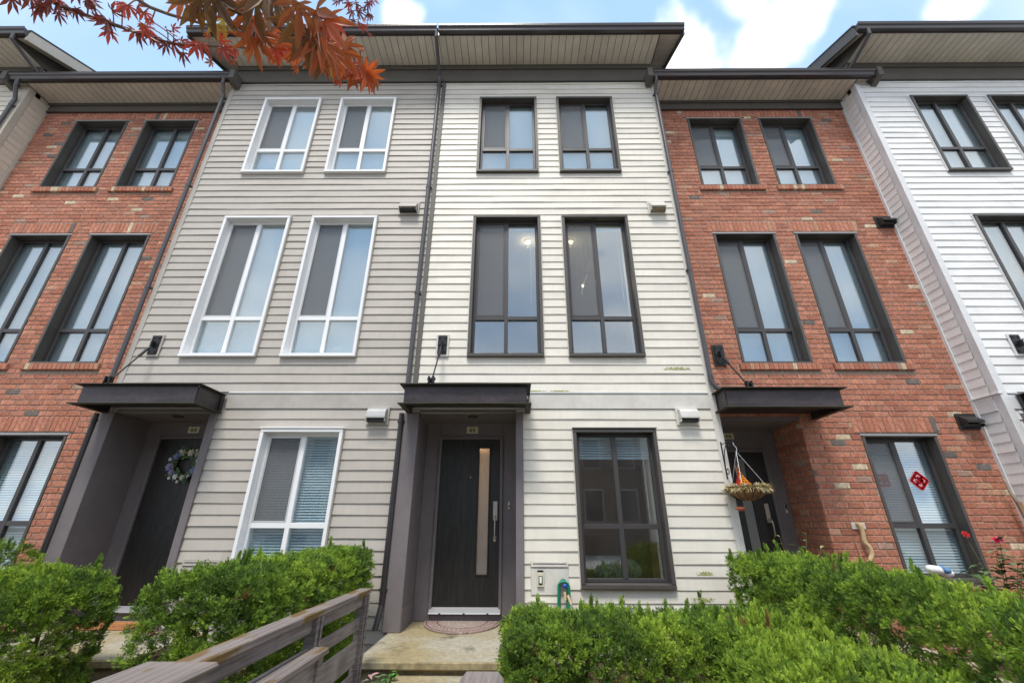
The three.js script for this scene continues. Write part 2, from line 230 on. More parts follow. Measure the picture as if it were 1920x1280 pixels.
// ---------------------------------------------------------------- windows
function makeWindow(house, w) { // w: x0 x1 y0 y1 ty zf zg casing frame blind screen
  const W = sub('window', house, w.label), { x0, x1, y0, y1, ty, zf, zg } = w, c = w.face ?? 0.05, e = 0.004;
  for (const g of [box(x0, x0 + c, y0 + c, y1 - c, zg - 0.03, zf, e), box(x1 - c, x1, y0 + c, y1 - c, zg - 0.03, zf, e)]) part('jamb', g, w.casing, W);
  part('head', box(x0, x1, y1 - c, y1, zg - 0.03, zf + 0.003, e), w.casing, W);
  part('sill', prismX([[zg - 0.03, y0 + c + 0.012], [zf + 0.006, y0 + c - 0.006], [zf + 0.006, y0], [zg - 0.03, y0]], x0, x1), w.casing, W);
  if (w.drip) part('drip_cap', box(x0 - 0.01, x1 + 0.01, y1 + 0.003, y1 + 0.02, zg, zf + 0.02, 0.003), w.drip, W);
  if (w.lip) for (const x of [x0 - 0.012, x1]) part('outer_trim', box(x, x + 0.012, y0, y1, zg, zf - 0.02, 0.002), w.lip, W);
  const f = 0.045, a = x0 + c, b = x1 - c, p = y0 + c + 0.012, q = y1 - c, m = (a + b) / 2, zo = zg + 0.02, zi = zg - 0.05;
  part('frame', [box(a, a + f, p, q, zi, zo, 0.003), box(b - f, b, p, q, zi, zo, 0.003), box(a + f, b - f, p, p + f, zi, zo, 0.003), box(a + f, b - f, q - f, q, zi, zo, 0.003)], w.frame, W);
  part('mullion', box(m - 0.032, m + 0.032, p + f, q - f, zi, zo + 0.006, 0.003), w.frame, W);
  part('transom', [box(a + f, m - 0.032, ty - 0.035, ty + 0.035, zi, zo + 0.003, 0.003), box(m + 0.032, b - f, ty - 0.035, ty + 0.035, zi, zo + 0.003, 0.003)], w.frame, W);
  const cells = [[a + f, m - 0.032, p + f, ty - 0.035], [m + 0.032, b - f, p + f, ty - 0.035], [a + f, m - 0.032, ty + 0.035, q - f], [m + 0.032, b - f, ty + 0.035, q - f]];
  for (const [l, r, s, t] of cells) part('pane', box(l, r, s, t, zg - 0.022, zg - 0.008), M.glass, W);
  if (w.screen) { const [l, r, s, t] = cells[2], k = 0.024; part('screen_frame', [box(l, l + k, s, t, zg, zo + 0.004, 0.002), box(r - k, r, s, t, zg, zo + 0.004, 0.002), box(l + k, r - k, s, s + k, zg, zo + 0.004, 0.002), box(l + k, r - k, t - k, t, zg, zo + 0.004, 0.002)], w.screenFrame || w.frame, W); part('insect_screen', box(l + k, r - k, s + k, t - k, zg + 0.008, zg + 0.0095), M.screen, W); }
  const zbk = zg - 0.1;
  if (w.blind) { // venetian blind, lowered from the top by the given share
    const yb = lerp(q, p, w.blind), s = [box(a + 0.01, b - 0.01, q - 0.05, q - 0.005, zbk - 0.03, zbk + 0.02, 0.003)];
    for (let y = q - 0.07; y > yb; y -= 0.038) s.push(prismX((w.y1 < 2 ? [[zbk - 0.0085, y + 0.0145], [zbk - 0.007, y + 0.0145], [zbk + 0.0085, y - 0.0145], [zbk + 0.007, y - 0.0145]] : [[zbk + 0.007, y + 0.0145], [zbk + 0.0085, y + 0.0145], [zbk - 0.007, y - 0.0145], [zbk - 0.0085, y - 0.0145]]), a + 0.012, b - 0.012));
    s.push(box(a + 0.012, b - 0.012, yb - 0.025, yb - 0.008, zbk - 0.012, zbk + 0.012, 0.003));
    part('blind', s, M.blind, W); part('blind_cord', [bars([[b - 0.13, q - 0.05, zbk + 0.03], [b - 0.13, lerp(q, p, 0.62), zbk + 0.03]], 0.003, 5)], M.blind, W);
  }
  if (w.shade) part('roller_shade', box(a + 0.012, b - 0.012, lerp(q, p, w.shade), q - 0.01, zbk - 0.004, zbk, 0.001), M.blind, W);
  // inner reveal between the frame and the room
  part('inner_reveal', [box(a - 0.02, a + 0.006, p, q, zg - 0.3, zi - 0.002), box(b - 0.006, b + 0.02, p, q, zg - 0.3, zi - 0.002), box(a + 0.006, b - 0.006, p - 0.02, p + 0.006, zg - 0.3, zi - 0.002), box(a + 0.006, b - 0.006, q - 0.006, q + 0.02, zg - 0.3, zi - 0.002)], M.paint, W);
  return W;
}
function rooms(house, x0, x1, zf, levels = [-1.3, 1.62, 5.68, 9.2], porch = null) {
  const R = sub('interior', house), zr = zf - 4.2;
  const plan = (y0, y1, cut) => { if (!porch || !cut) return [box(x0 + 0.1, x1 - 0.1, y0, y1, zr + 0.1, zf - 0.22)]; const [p0, p1, pz] = porch, a = Math.max(x0 + 0.1, p0), b = Math.min(x1 - 0.1, p1), l = []; if (a > x0 + 0.11) l.push(box(x0 + 0.1, a, y0, y1, zr + 0.1, zf - 0.22)); l.push(box(a, b, y0, y1, zr + 0.1, pz)); if (b < x1 - 0.11) l.push(box(b, x1 - 0.1, y0, y1, zr + 0.1, zf - 0.22)); return l; };
  levels.forEach((y, i) => part('floor_slab', plan(y - 0.28, y, i < 2), i === 3 ? M.paint : M.floorWood, R));
  for (let i = 0; i < 3; i++) part('ceiling', plan(levels[i + 1] - 0.3, levels[i + 1] - 0.283, i === 0), M.paint, R);
  part('party_wall', box(x0 + 0.004, x0 + 0.1, -1.6, 9.2, zr, zf - 0.21), M.paint, R); part('party_wall', box(x1 - 0.1, x1 - 0.004, -1.6, 9.2, zr, zf - 0.21), M.paint, R);
  part('rear_wall', box(x0 + 0.1, x1 - 0.1, -1.6, 9.2, zr, zr + 0.1), M.greyPaint, R);
  return R;
}

// ---------------------------------------------------------------- roofs
const PITCH = Math.tan(24 * Math.PI / 180);
function makeRoof(house, o) { // x0 x1: eave ends; w0 w1: wall ends; ys soffit; zw wall face; ze eave; rakes at which ends
  const R = sub('roof', house), { x0, x1, w0, w1, ys, zw, ze } = o, gz = ze + 0.015, n = Math.round((w1 - w0) / 0.1525), step = (w1 - w0) / n;
  for (let i = 0; i < n; i++) part('soffit_board', box(w0 + i * step + 0.005, w0 + (i + 1) * step - 0.005, ys, ys + 0.014, zw + 0.03, ze, 0.004), M.soffit[(i * 5 + (i % 4)) % 3], R);
  part('soffit_backing', box(w0, w1, ys + 0.014, ys + 0.03, zw + 0.02, ze), M.frieze, R);
  part('fascia', box(x0, x1, ys - 0.03, ys + 0.2, ze, gz, 0.003), M.gutter, R);
  // ogee gutter
  const y0 = ys - 0.005, y1 = ys + 0.145, prof = [[gz + 0.002, y0], [gz + 0.075, y0], [gz + 0.085, y0 + 0.02], [gz + 0.088, y0 + 0.05], [gz + 0.098, y0 + 0.07], [gz + 0.118, y0 + 0.09], [gz + 0.127, y0 + 0.115], [gz + 0.127, y0 + 0.138], [gz + 0.132, y0 + 0.14], [gz + 0.132, y1 + 0.003], [gz + 0.12, y1 + 0.003], [gz + 0.115, y1 - 0.01], [gz + 0.002, y1 - 0.01]];
  part('gutter', extrudeX(prof, x0 + 0.02, x1 - 0.02), M.gutter, R);
  // roof slab rising to the back
  const yt = ys + 0.17, back = o.back ?? 5.2, top = z => yt + (gz + 0.02 - z) * PITCH, zr = ze - back;
  part('roof_deck', prismX([[gz + 0.03, top(gz + 0.03)], [gz + 0.03, top(gz + 0.03) - 0.03], [zr, top(zr) - 0.12], [zr, top(zr)]], x0, x1), M.shingle, R);
  for (const [xe, s, on] of [[x0, -1, o.rakeL], [x1, 1, o.rakeR]]) if (on) {
    const hgt = o.rakeH ?? 0.2, xa = s < 0 ? xe - 0.004 : xe - 0.04, xb = s < 0 ? xe + 0.04 : xe + 0.004;
    part('rake_board', prismX([[gz + 0.012, top(gz) - 0.03], [gz + 0.012, top(gz) - 0.03 - hgt], [zr, top(zr) - 0.04 - hgt], [zr, top(zr) - 0.03]], xa, xb), on, R);
    part('drip_edge', prismX([[gz + 0.03, top(gz) + 0.004], [gz + 0.03, top(gz) - 0.026], [zr, top(zr) - 0.026], [zr, top(zr) + 0.004]], xa - 0.012, xb + 0.012), M.gutter, R);
    const wall = s < 0 ? w0 : w1; // sloping boards under the overhang, lapped across it
    if (Math.abs(wall - xe) > 0.15) {
      const l = Math.min(wall, xe) + 0.03, r = Math.max(wall, xe) - 0.03, m = Math.round((back - 0.1) / 0.165);
      for (let i = 0; i < Math.min(m, 14); i++) { const za = ze - 0.004 - i * 0.165, zc = za - 0.16; part('rake_soffit_board', prismX([[za, top(za) - 0.16], [za, top(za) - 0.148], [zc, top(zc) - 0.148], [zc, top(zc) - 0.16]], l, r), M.soffit[i % 3], R); }
      const zi = zw + 0.01; part('box_end', prismX([[ze - 0.002, ys - 0.004], [ze - 0.002, top(ze) - 0.165], [zi, top(zi) - 0.165], [zi, ys - 0.004]], wall - 0.012, wall + 0.012), M.frieze, R);
    }
  }
  for (const x of o.ends || []) part('eave_end_board', prismX([[gz + 0.145, ys + 0.17], [gz + 0.13, ys - 0.06], [gz - 0.15, ys - 0.12], [gz - 0.15, ys + 0.2]], x - 0.055, x + 0.055), M.frieze, R);
  // frieze boards at the head of the wall
  part('frieze_board', box(w0, w1, o.yf, o.ym - 0.012, zw + 0.004, zw + 0.035, 0.004), M.frieze, R);
  part('frieze_drip', box(w0, w1, o.yf - 0.028, o.yf, zw + 0.004, zw + 0.045, 0.004), M.gutter, R);
  part('frieze_board', box(w0, w1, o.ym, ys - 0.002, zw + 0.004, zw + 0.06, 0.004), M.frieze, R);
  // walls under the roof, behind what shows
  part('attic_wall', box(w0 + 0.01, w1 - 0.01, ys + 0.03, ys + 0.13, zw - 0.2, zw), M.frieze, R);
  for (const x of [w0 + 0.004, w1 - 0.104]) part('gable_wall', prismX([[zw + 0.0, ys + 0.03], [zw + 0.0, top(zw) - 0.14], [zr, top(zr) - 0.14], [zr, ys - 0.4]], x, x + 0.1), o.gable || M.frieze, R);
  return R;
}
const UP = { ys: 9.70, ym: 9.56, yf: 9.175, zw: 0, ze: 0.70 }, LOW = { ys: 9.06, ym: 9.0, yf: 8.81, zw: zB, ze: 0.13 };

// ---------------------------------------------------------------- canopy, entrance, small fixtures
function makeCanopy(house, x0, x1, y0, y1, zb, zf) { // steel channels with the flanges outwards
  const C = sub('canopy', house), t = 0.014, f = 0.075;
  part('front_channel', [box(x0 + f, x1 - f, y0 + t, y1 - t, zf - f - t, zf - f, 0.002)], M.steel, C);
  for (const s of [0, 1]) part('side_channel', box(s ? x1 - f : x0 + f - t, s ? x1 - f + t : x0 + f, y0 + t, y1 - t, zb, zf - f - t - 0.001, 0.002), M.steel, C);
  part('top_flange', box(x0, x1, y1 - t, y1, zf - f - 0.02, zf, 0.003), M.steelEdge, C); part('bottom_flange', box(x0, x1, y0, y0 + t, zf - f - 0.02, zf, 0.003), M.steelEdge, C);
  for (const [a, b] of [[x0, x0 + f + 0.01], [x1 - f - 0.01, x1]]) { part('top_flange', box(a, b, y1 - t, y1, zb, zf - f - 0.021, 0.003), M.steelEdge, C); part('bottom_flange', box(a, b, y0, y0 + t, zb, zf - f - 0.021, 0.003), M.steelEdge, C); }
  part('deck', box(x0 + f, x1 - f, y1 - 0.05, y1 - 0.03, zb, zf - f - t - 0.001), M.steel, C);
  part('underside', box(x0 + f, x1 - f, y0 + 0.1, y0 + 0.115, zb, zf - f - t - 0.001), M.steel, C);
  for (const x of [x0 + 0.02, x1 - 0.032]) part('end_plate', box(x, x + 0.012, y0 + t, y1 - t, zb, zb + 0.05, 0.002), M.steel, C);
  return C;
}
function tieRod(house, wall, foot, plateMat) { // wall plate, turnbuckle rod and clevis
  const B = sub('canopy_tie', house), [x, y, z] = wall, d = [foot[0] - x, foot[1] - y, foot[2] - z], at = t => [x + d[0] * t, y + d[1] * t, z + 0.06 * (1 - t) + d[2] * t];
  part('backing_trim', box(x - 0.105, x + 0.105, y - 0.2, y + 0.19, z, z + 0.022, 0.004), plateMat, B);
  part('wall_plate', box(x - 0.075, x + 0.075, y - 0.165, y + 0.165, z + 0.022, z + 0.038, 0.004), M.iron, B);
  for (const i of [-1, 1]) for (const j of [-1, 0, 1]) part('bolt', ball(x + i * 0.048, y + j * 0.12, z + 0.042, 0.016, 1, 1, 0.7, 8), M.iron, B);
  part('lug', box(x - 0.012, x + 0.012, y - 0.05, y + 0.05, z + 0.038, z + 0.11, 0.004), M.iron, B);
  part('rod', bars([at(0.02), at(0.97)], 0.012, 8), M.iron, B); part('turnbuckle', [bars([at(0.12), at(0.34)], 0.021, 8), bars([at(0.9), at(0.99)], 0.022, 8)], M.iron, B);
  part('clevis', [box(foot[0] - 0.045, foot[0] - 0.02, foot[1] - 0.03, foot[1] + 0.09, foot[2] - 0.04, foot[2] + 0.04, 0.006), box(foot[0] + 0.02, foot[0] + 0.045, foot[1] - 0.03, foot[1] + 0.09, foot[2] - 0.04, foot[2] + 0.04, 0.006), bars([[foot[0] - 0.06, foot[1] + 0.05, foot[2]], [foot[0] + 0.06, foot[1] + 0.05, foot[2]]], 0.016, 8)], M.iron, B);
}
function ventHood(house, x0, x1, y0, y1, z, mat, trimMat, round, inner = M.black) {
  const V = sub('vent_hood', house); const w = x1 - x0;
  part('vent_flange', box(x0 - 0.03, x1 + 0.03, y0 - 0.03, y1 + 0.03, z, z + 0.024, 0.004), trimMat, V);
  const pr = round ? [[z + 0.024, y1 - 0.005], [z + 0.06, y1 - 0.008], [z + 0.1, y1 - 0.03], [z + 0.13, y1 - 0.07], [z + 0.145, y0 + 0.08], [z + 0.145, y0 + 0.055], [z + 0.024, y0 + 0.055]] : [[z + 0.024, y1 - 0.01], [z + 0.15, y0 + 0.1], [z + 0.155, y0 + 0.06], [z + 0.024, y0 + 0.06]];
  part('hood', prismX(pr, x0, x1), mat, V); part('flap', box(x0 + 0.02, x1 - 0.02, y0 + 0.01, y0 + 0.05, z + 0.024, z + 0.1, 0.003), inner, V);
  for (const x of [x0, x1 - 0.008]) part('cheek', box(x, x + 0.008, y0, y0 + 0.054, z + 0.024, z + 0.135, 0.002), mat, V);
  return V;
}
function numberPlate(house, txt, x, y, z) {
  const cv = document.createElement('canvas'); cv.width = 256; cv.height = 160; const g = cv.getContext('2d'); g.fillStyle = '#cfc8a4'; g.fillRect(0, 0, 256, 160); g.fillStyle = '#1b1a18'; g.font = 'bold 138px sans-serif'; g.textAlign = 'center'; g.textBaseline = 'middle'; g.fillText(txt, 128, 84);
  const t = new THREE.CanvasTexture(cv); t.colorSpace = THREE.SRGBColorSpace; t.magFilter = THREE.LinearFilter;
  const w = 0.19, h = 0.108; part('house_number', box(x - w / 2, x + w / 2, y - h / 2, y + h / 2, z, z + 0.01, 0.002), M.plate, house, `beige plaque with the number ${txt}`);
  const P = new THREE.PlaneGeometry(w - 0.006, h - 0.006); P.translate(x, y, z + 0.0125); part('number_print', P, new THREE.MeshStandardMaterial({ map: t, roughness: 0.5 }), house);
}
function downspout(house, pts, mat, straps = [], r = 0.037) {
  const D = sub('downspout', house); part('pipe', bars(pts, r, 14), mat, D);
  for (const i of straps) { const p = pts[i[0]], q = pts[i[0] + 1], c = p.map((v, k) => lerp(v, q[k], i[1])); part('coupling', [bars([[c[0], c[1] - 0.03, c[2]], [c[0], c[1] + 0.03, c[2]]], r + 0.005, 14)], mat, D); part('strap', box(c[0] - r - 0.02, c[0] + r + 0.02, c[1] - 0.014, c[1] + 0.014, c[2] - r - 0.03, c[2] - r * 0.2, 0.002), mat, D); }
  return D;
}
function ribs(house, pts, r, mat) { part('elbow', tube(pts, r, 14, 8), mat, house); const c = new THREE.CatmullRomCurve3(pts.map(p => new THREE.Vector3(...p)), false, 'centripetal'); for (let i = 0; i < 12; i++) { const t = (i + 0.5) / 12, p = c.getPointAt(t), d = c.getTangentAt(t), g = new THREE.TorusGeometry(r, 0.006, 5, 14); g.applyQuaternion(new THREE.Quaternion().setFromUnitVectors(new THREE.Vector3(0, 0, 1), d)); g.translate(p.x, p.y, p.z); part('elbow_rib', flat(g), mat, house); } }

function entrance(house, dx, num, wreathDoor) { // recessed porch of the boarded houses; dx moves it along the row
  const E = sub('porch_surround', house), X = v => v + dx, b = 0.006, zd = -0.65, yc = 1.6, yf = -1.25;
  part('pilaster', box(X(-1.70), X(-1.47), yf, 1.6, -0.13, 0.05, b), M.porch, E); part('pilaster', box(X(0.01), X(0.122), yf, 1.6, -0.13, 0.05, b), M.porch, E);
  part('side_panel', [box(X(-1.56), X(-1.475), yf, yc, zd - 0.15, -0.132, b)], M.porch, E); part('side_panel', box(X(0.012), X(0.1), yf, yc, zd - 0.15, -0.132, b), M.porch, E);
  part('base_panel', box(X(-1.482), X(-1.462), yf, -0.98, zd + 0.02, 0.03, 0.004), M.porch, E);
  part('back_panel', [box(X(-1.475), X(-1.25), yf, yc, zd - 0.1, zd - 0.02, b), box(X(-0.2), X(0.012), yf, yc, zd - 0.1, zd - 0.02, b), box(X(-1.25), X(-0.2), 1.36, yc, zd - 0.1, zd - 0.02, b)], M.porch, E);
  part('porch_ceiling', box(X(-1.475), X(0.012), yc, yc + 0.05, zd - 0.1, 0.02, b), M.porch, E);
  const lampRing = flat(new THREE.TorusGeometry(0.07, 0.012, 6, 20)); lampRing.rotateX(Math.PI / 2); lampRing.translate(X(-0.67), yc - 0.006, -0.2); part('ceiling_fitting', lampRing, M.black, E);
  const D = sub('door', house), d0 = X(-1.205), d1 = X(-0.245), yb = -1.07, yt = 1.32, gx0 = X(-0.585), gx1 = X(-0.42), gy0 = -0.66, gy1 = 1.18;
  part('door_frame', [box(d0 - 0.045, d0 - 0.003, yf, yt + 0.04, zd - 0.1, zd + 0.012, 0.004), box(d1 + 0.003, d1 + 0.045, yf, yt + 0.04, zd - 0.1, zd + 0.012, 0.004), box(d0 - 0.003, d1 + 0.003, yt + 0.003, yt + 0.04, zd - 0.1, zd + 0.012, 0.004)], M.porch, D);
  const holes = wreathDoor ? [] : [[gx0, gx1, gy0, gy1]];
  part('door_leaf', slabs(d0, d1, yb, yt, zd - 0.07, zd - 0.025, holes), M.door, D);
  if (!wreathDoor) {
    part('glass_bead', [box(gx0 - 0.02, gx0, gy0 - 0.02, gy1 + 0.02, zd - 0.028, zd - 0.01, 0.004), box(gx1, gx1 + 0.02, gy0 - 0.02, gy1 + 0.02, zd - 0.028, zd - 0.01, 0.004), box(gx0, gx1, gy0 - 0.02, gy0, zd - 0.028, zd - 0.01, 0.004), box(gx0, gx1, gy1, gy1 + 0.02, zd - 0.028, zd - 0.01, 0.004)], M.door, D);
    part('door_glass', box(gx0, gx1, gy0, gy1, zd - 0.05, zd - 0.046), M.frosted, D, 'narrow frosted glass strip with warm light at its top');
    part('lock_plate', box(X(-0.345), X(-0.275), 0.08, 0.36, zd - 0.024, zd - 0.008, 0.004), M.nickel, D); part('lock', bars([[X(-0.31), 0.3, zd - 0.01], [X(-0.31), 0.3, zd + 0.012]], 0.026, 14), M.nickel, D);
    part('door_handle', tube([[X(-0.31), 0.14, zd - 0.01], [X(-0.31), 0.13, zd + 0.05], [X(-0.31), 0.02, zd + 0.062], [X(-0.31), -0.13, zd + 0.06], [X(-0.31), -0.17, zd + 0.04], [X(-0.31), -0.175, zd - 0.02]], 0.013, 8), M.nickel, D); part('handle_foot', box(X(-0.335), X(-0.285), -0.215, -0.135, zd - 0.024, zd - 0.004, 0.006), M.nickel, D);
    part('peephole', ball(X(-0.72), 0.72, zd - 0.022, 0.012, 1, 1, 0.5), M.nickel, D);
    part('doorbell', [box(X(-0.115), X(-0.08), 0.24, 0.36, zd - 0.02, zd - 0.004, 0.004)], M.nickel, house); part('bell_button', ball(X(-0.0975), 0.285, zd - 0.002, 0.011, 1, 1, 0.5), M.black, house);
  }
  part('threshold', prismX([[zd + 0.075, yb - 0.075], [zd + 0.07, yb - 0.06], [zd - 0.02, yb - 0.004], [zd - 0.02, yb - 0.075]], d0 - 0.03, d1 + 0.03), M.aluminium, D);
  for (const t of [0.12, 0.48, 0.83]) { const x = lerp(d0, d1, t); part('weep_hole', box(x, x + 0.03, yb - 0.079, yb - 0.062, zd + 0.066, zd + 0.0765), M.black, D); }
  part('door_step', box(d0 - 0.045, d1 + 0.045, yf, yb - 0.08, zd - 0.1, zd + 0.012, 0.004), M.porch, D);
  if (num) numberPlate(house, num, X(num === '64' ? -0.70 : -0.715), 1.475, zd - 0.019);
  return E;
}

// ---------------------------------------------------------------- boarded houses
function boardedHouse(o) {
  const { x0, x1 } = o, h = thing('townhouse', o.label, 'house', [(x0 + x1) / 2, GROUND, 0], 'row of townhouses');
  const wins = o.windows.map(w => ({ ...w })), holes = wins.map(w => [w.x0, w.x1, w.y0, w.y1]);
  if (o.porch != null) holes.push([o.porch - 1.70, o.porch + 0.122, -1.6, 1.6]);
  const inner = wins.map(w => [w.x0 + 0.03, w.x1 - 0.03, w.y0 + 0.03, w.y1 - 0.03]); if (o.porch != null) inner.push([o.porch - 1.60, o.porch + 0.1, -1.6, 1.62]);
  const Wl = sub('siding_wall', h); part('sheathing', slabs(x0, x1, -1.6, 9.66, -0.2, -0.006, inner), o.trim, Wl);
  const bx0 = x0 + (o.cornerL ?? 0), bx1 = x1 - (o.cornerR ?? 0);
  boarding(Wl, o.siding, bx0, bx1, COURSES, holes.concat(o.gaps || []));
  // belly band with its light flashing
  let bs = [[bx0, bx1]]; if (o.porch != null) bs = [[bx0, o.porch - 1.6], [o.porch + 0.2, bx1]].filter(([a, b]) => b - a > 0.02);
  for (const [a, b] of bs) { part('belly_band', box(a, b, 1.668, 1.905, -0.004, 0.022, 0.003), o.trim, Wl); part('band_flashing', box(a, b, 1.909, 1.934, -0.004, 0.036, 0.003), o.flash, Wl); }
  for (const w of wins) makeWindow(h, w);
  rooms(h, x0, x1, 0, [-1.3, 1.62, 5.68, 9.2], o.porch != null ? [o.porch - 1.7, o.porch + 0.12, -0.8] : null);
  if (o.cornerL) part('corner_trim', box(x0 - 0.004, x0 + o.cornerL, -1.6, 9.17, -0.1, 0.026, 0.004), o.trim, Wl);
  if (o.cornerR) part('corner_trim', box(x1 - o.cornerR, x1 + 0.004, -1.6, 9.17, -0.1, 0.026, 0.004), o.trim, Wl);
  makeRoof(h, { ...UP, ...o.roof, w0: x0, w1: x1 });
  return h;
}
const SIDE = (dx, extra) => [ // window openings of one boarded house
  { x0: -0.77 + dx, x1: 0.47 + dx, y0: 6.472, y1: 8.618, ty: 7.19 }, { x0: 0.90 + dx, x1: 2.118 + dx, y0: 6.472, y1: 8.618, ty: 7.19 },
  { x0: -0.78 + dx, x1: 0.472 + dx, y0: 2.525, y1: 5.376, ty: 3.27 }, { x0: 0.88 + dx, x1: 2.113 + dx, y0: 2.525, y1: 5.376, ty: 3.27 },
  { x0: 0.87 + dx, x1: 2.118 + dx, y0: -0.752, y1: 1.345, ty: 0 },
].map((w, i) => ({ zf: 0.07, zg: -0.085, face: 0.05, ...extra(i), ...w }));
const darkWin = { casing: M.darkCasing, frame: M.darkFrame }, whiteWin = { casing: M.whiteFrame, frame: M.whiteFrame, screenFrame: M.aluminium };

const h65 = boardedHouse({
  x0: -1.655, x1: 3.12, label: 'cream sided townhouse numbered 65 with dark framed windows', siding: M.cream, trim: M.creamTrim, flash: M.whiteTrim, porch: 0, cornerR: 0.10,
  windows: SIDE(0, i => ({ ...darkWin, lip: M.creamTrim, drip: i === 4 ? M.darkCasing : null, screen: i < 4, blind: [0.97, 0.97, 0.04, 0.04, 0.17][i] })),
  gaps: [[0.21, 0.717, -0.83, -0.44]], roof: { x0: -1.655, x1: 3.63, rakeR: M.frieze },
});
const h64 = boardedHouse({
  x0: -6.372, x1: -1.655, label: 'taupe sided townhouse numbered 64 with white framed windows', siding: M.taupe, trim: M.taupeTrim, flash: M.whiteTrim, porch: -4.717, cornerL: 0.09,
  windows: SIDE(-4.717, i => ({ ...whiteWin, lip: M.taupeTrim, drip: i === 4 ? M.whiteFrame : null, screen: true, blind: 0.985 })),
  gaps: [[-4.507, -4.0, -0.83, -0.44]], roof: { x0: -7.08, x1: -1.655, rakeL: M.frieze },
});
const h67 = boardedHouse({
  x0: 7.555, x1: 12.3, label: 'white sided townhouse with brown framed windows beside a brick house', siding: M.white, trim: M.whiteTrim, flash: M.whiteTrim, porch: 9.42, cornerL: 0.11,
  windows: SIDE(9.36, i => ({ ...darkWin, lip: M.whiteTrim, screen: false, blind: 0.98 })), roof: { x0: 7.27, x1: 12.6, rakeL: M.frieze, rakeH: 0.26 },
});
const h62 = boardedHouse({
  x0: -15.6, x1: -10.93, label: 'pale cream sided townhouse corner beside a brick house', siding: M.creamOld, trim: M.creamOldTrim, flash: M.whiteTrim, porch: null, cornerR: 0.13,
  windows: SIDE(-14.0, i => ({ ...darkWin, lip: M.creamTrim, blind: 0.98 })).slice(0, 4), roof: { x0: -15.9, x1: -10.55, rakeR: M.creamOldTrim, rakeH: 0.26 },
});
// side returns of the two houses that stand forward of the brick
for (const [h, x, s, mats, trim] of [[h67, 7.555, -1, M.white, M.whiteTrim], [h62, -10.93, 1, M.creamOld, M.creamOldTrim]]) {
  const Wl = sub('side_wall', h);
  part('sheathing', box(Math.min(x, x - s * 0.2), Math.max(x, x - s * 0.2), -1.6, 9.05, zB - 0.2, -0.105), trim, Wl);
  boarding(Wl, mats, zB + 0.055, -0.1, COURSES.filter(c => c[1] < 9.05), [], g => { g.rotateY(s > 0 ? Math.PI / 2 : -Math.PI / 2); g.translate(x + s * 0.002, 0, 0); if (s > 0) g.scale(1, 1, -1); if (s > 0) { const p = g.attributes.position, a = p.array; for (let i = 0; i < a.length; i += 9) for (let k = 0; k < 3; k++) { const t = a[i + 3 + k]; a[i + 3 + k] = a[i + 6 + k]; a[i + 6 + k] = t; } g.computeVertexNormals(); } return g; });
  part('rear_trim', box(x - 0.03, x + 0.03, -1.6, 9.05, zB - 0.02, zB + 0.05, 0.004), trim, Wl);
  part('belly_band', box(x - 0.02, x + 0.02, 1.668, 1.905, zB + 0.05, -0.1, 0.003), trim, Wl); part('band_flashing', box(x - 0.034, x + 0.034, 1.909, 1.934, zB - 0.01, 0.036, 0.003), M.whiteTrim, Wl);
}

// ---------------------------------------------------------------- brick houses
const BH = 0.0928, BL = 0.2405, JT = 0.011;
const brickGeo = [0, 1, 2, 3].map(k => { const g = box(-0.5 * (BL - JT), 0.5 * (BL - JT), -0.5 * (BH - JT), 0.5 * (BH - JT), -0.05, 0, 0.007); const p = g.attributes.position; for (let i = 0; i < p.count; i++) { const x = p.getX(i), y = p.getY(i), z = p.getZ(i); p.setXYZ(i, x + 0.004 * (hash3(Math.round(x * 1e3), Math.round(y * 1e3), k) - 0.5), y + 0.005 * (hash3(Math.round(x * 1e3), Math.round(y * 1e3), k + 9) - 0.5), z > -0.01 ? z + 0.004 * (hash3(Math.round(x * 1e3), Math.round(y * 1e3), k + 19) - 0.7) : z); } const uv = g.attributes.uv; for (let i = 0; i < uv.count; i++) uv.setXY(i, uv.getX(i) + 0.27 * k, uv.getY(i) + 0.19 * k); g.computeVertexNormals(); return g; });
const soldierGeo = brickGeo.map(g => { const q = g.clone(); q.rotateZ(Math.PI / 2); return q; });
const sillGeo = (() => box(-0.036, 0.036, -0.058, 0.058, -0.14, 0.05, 0.007))();
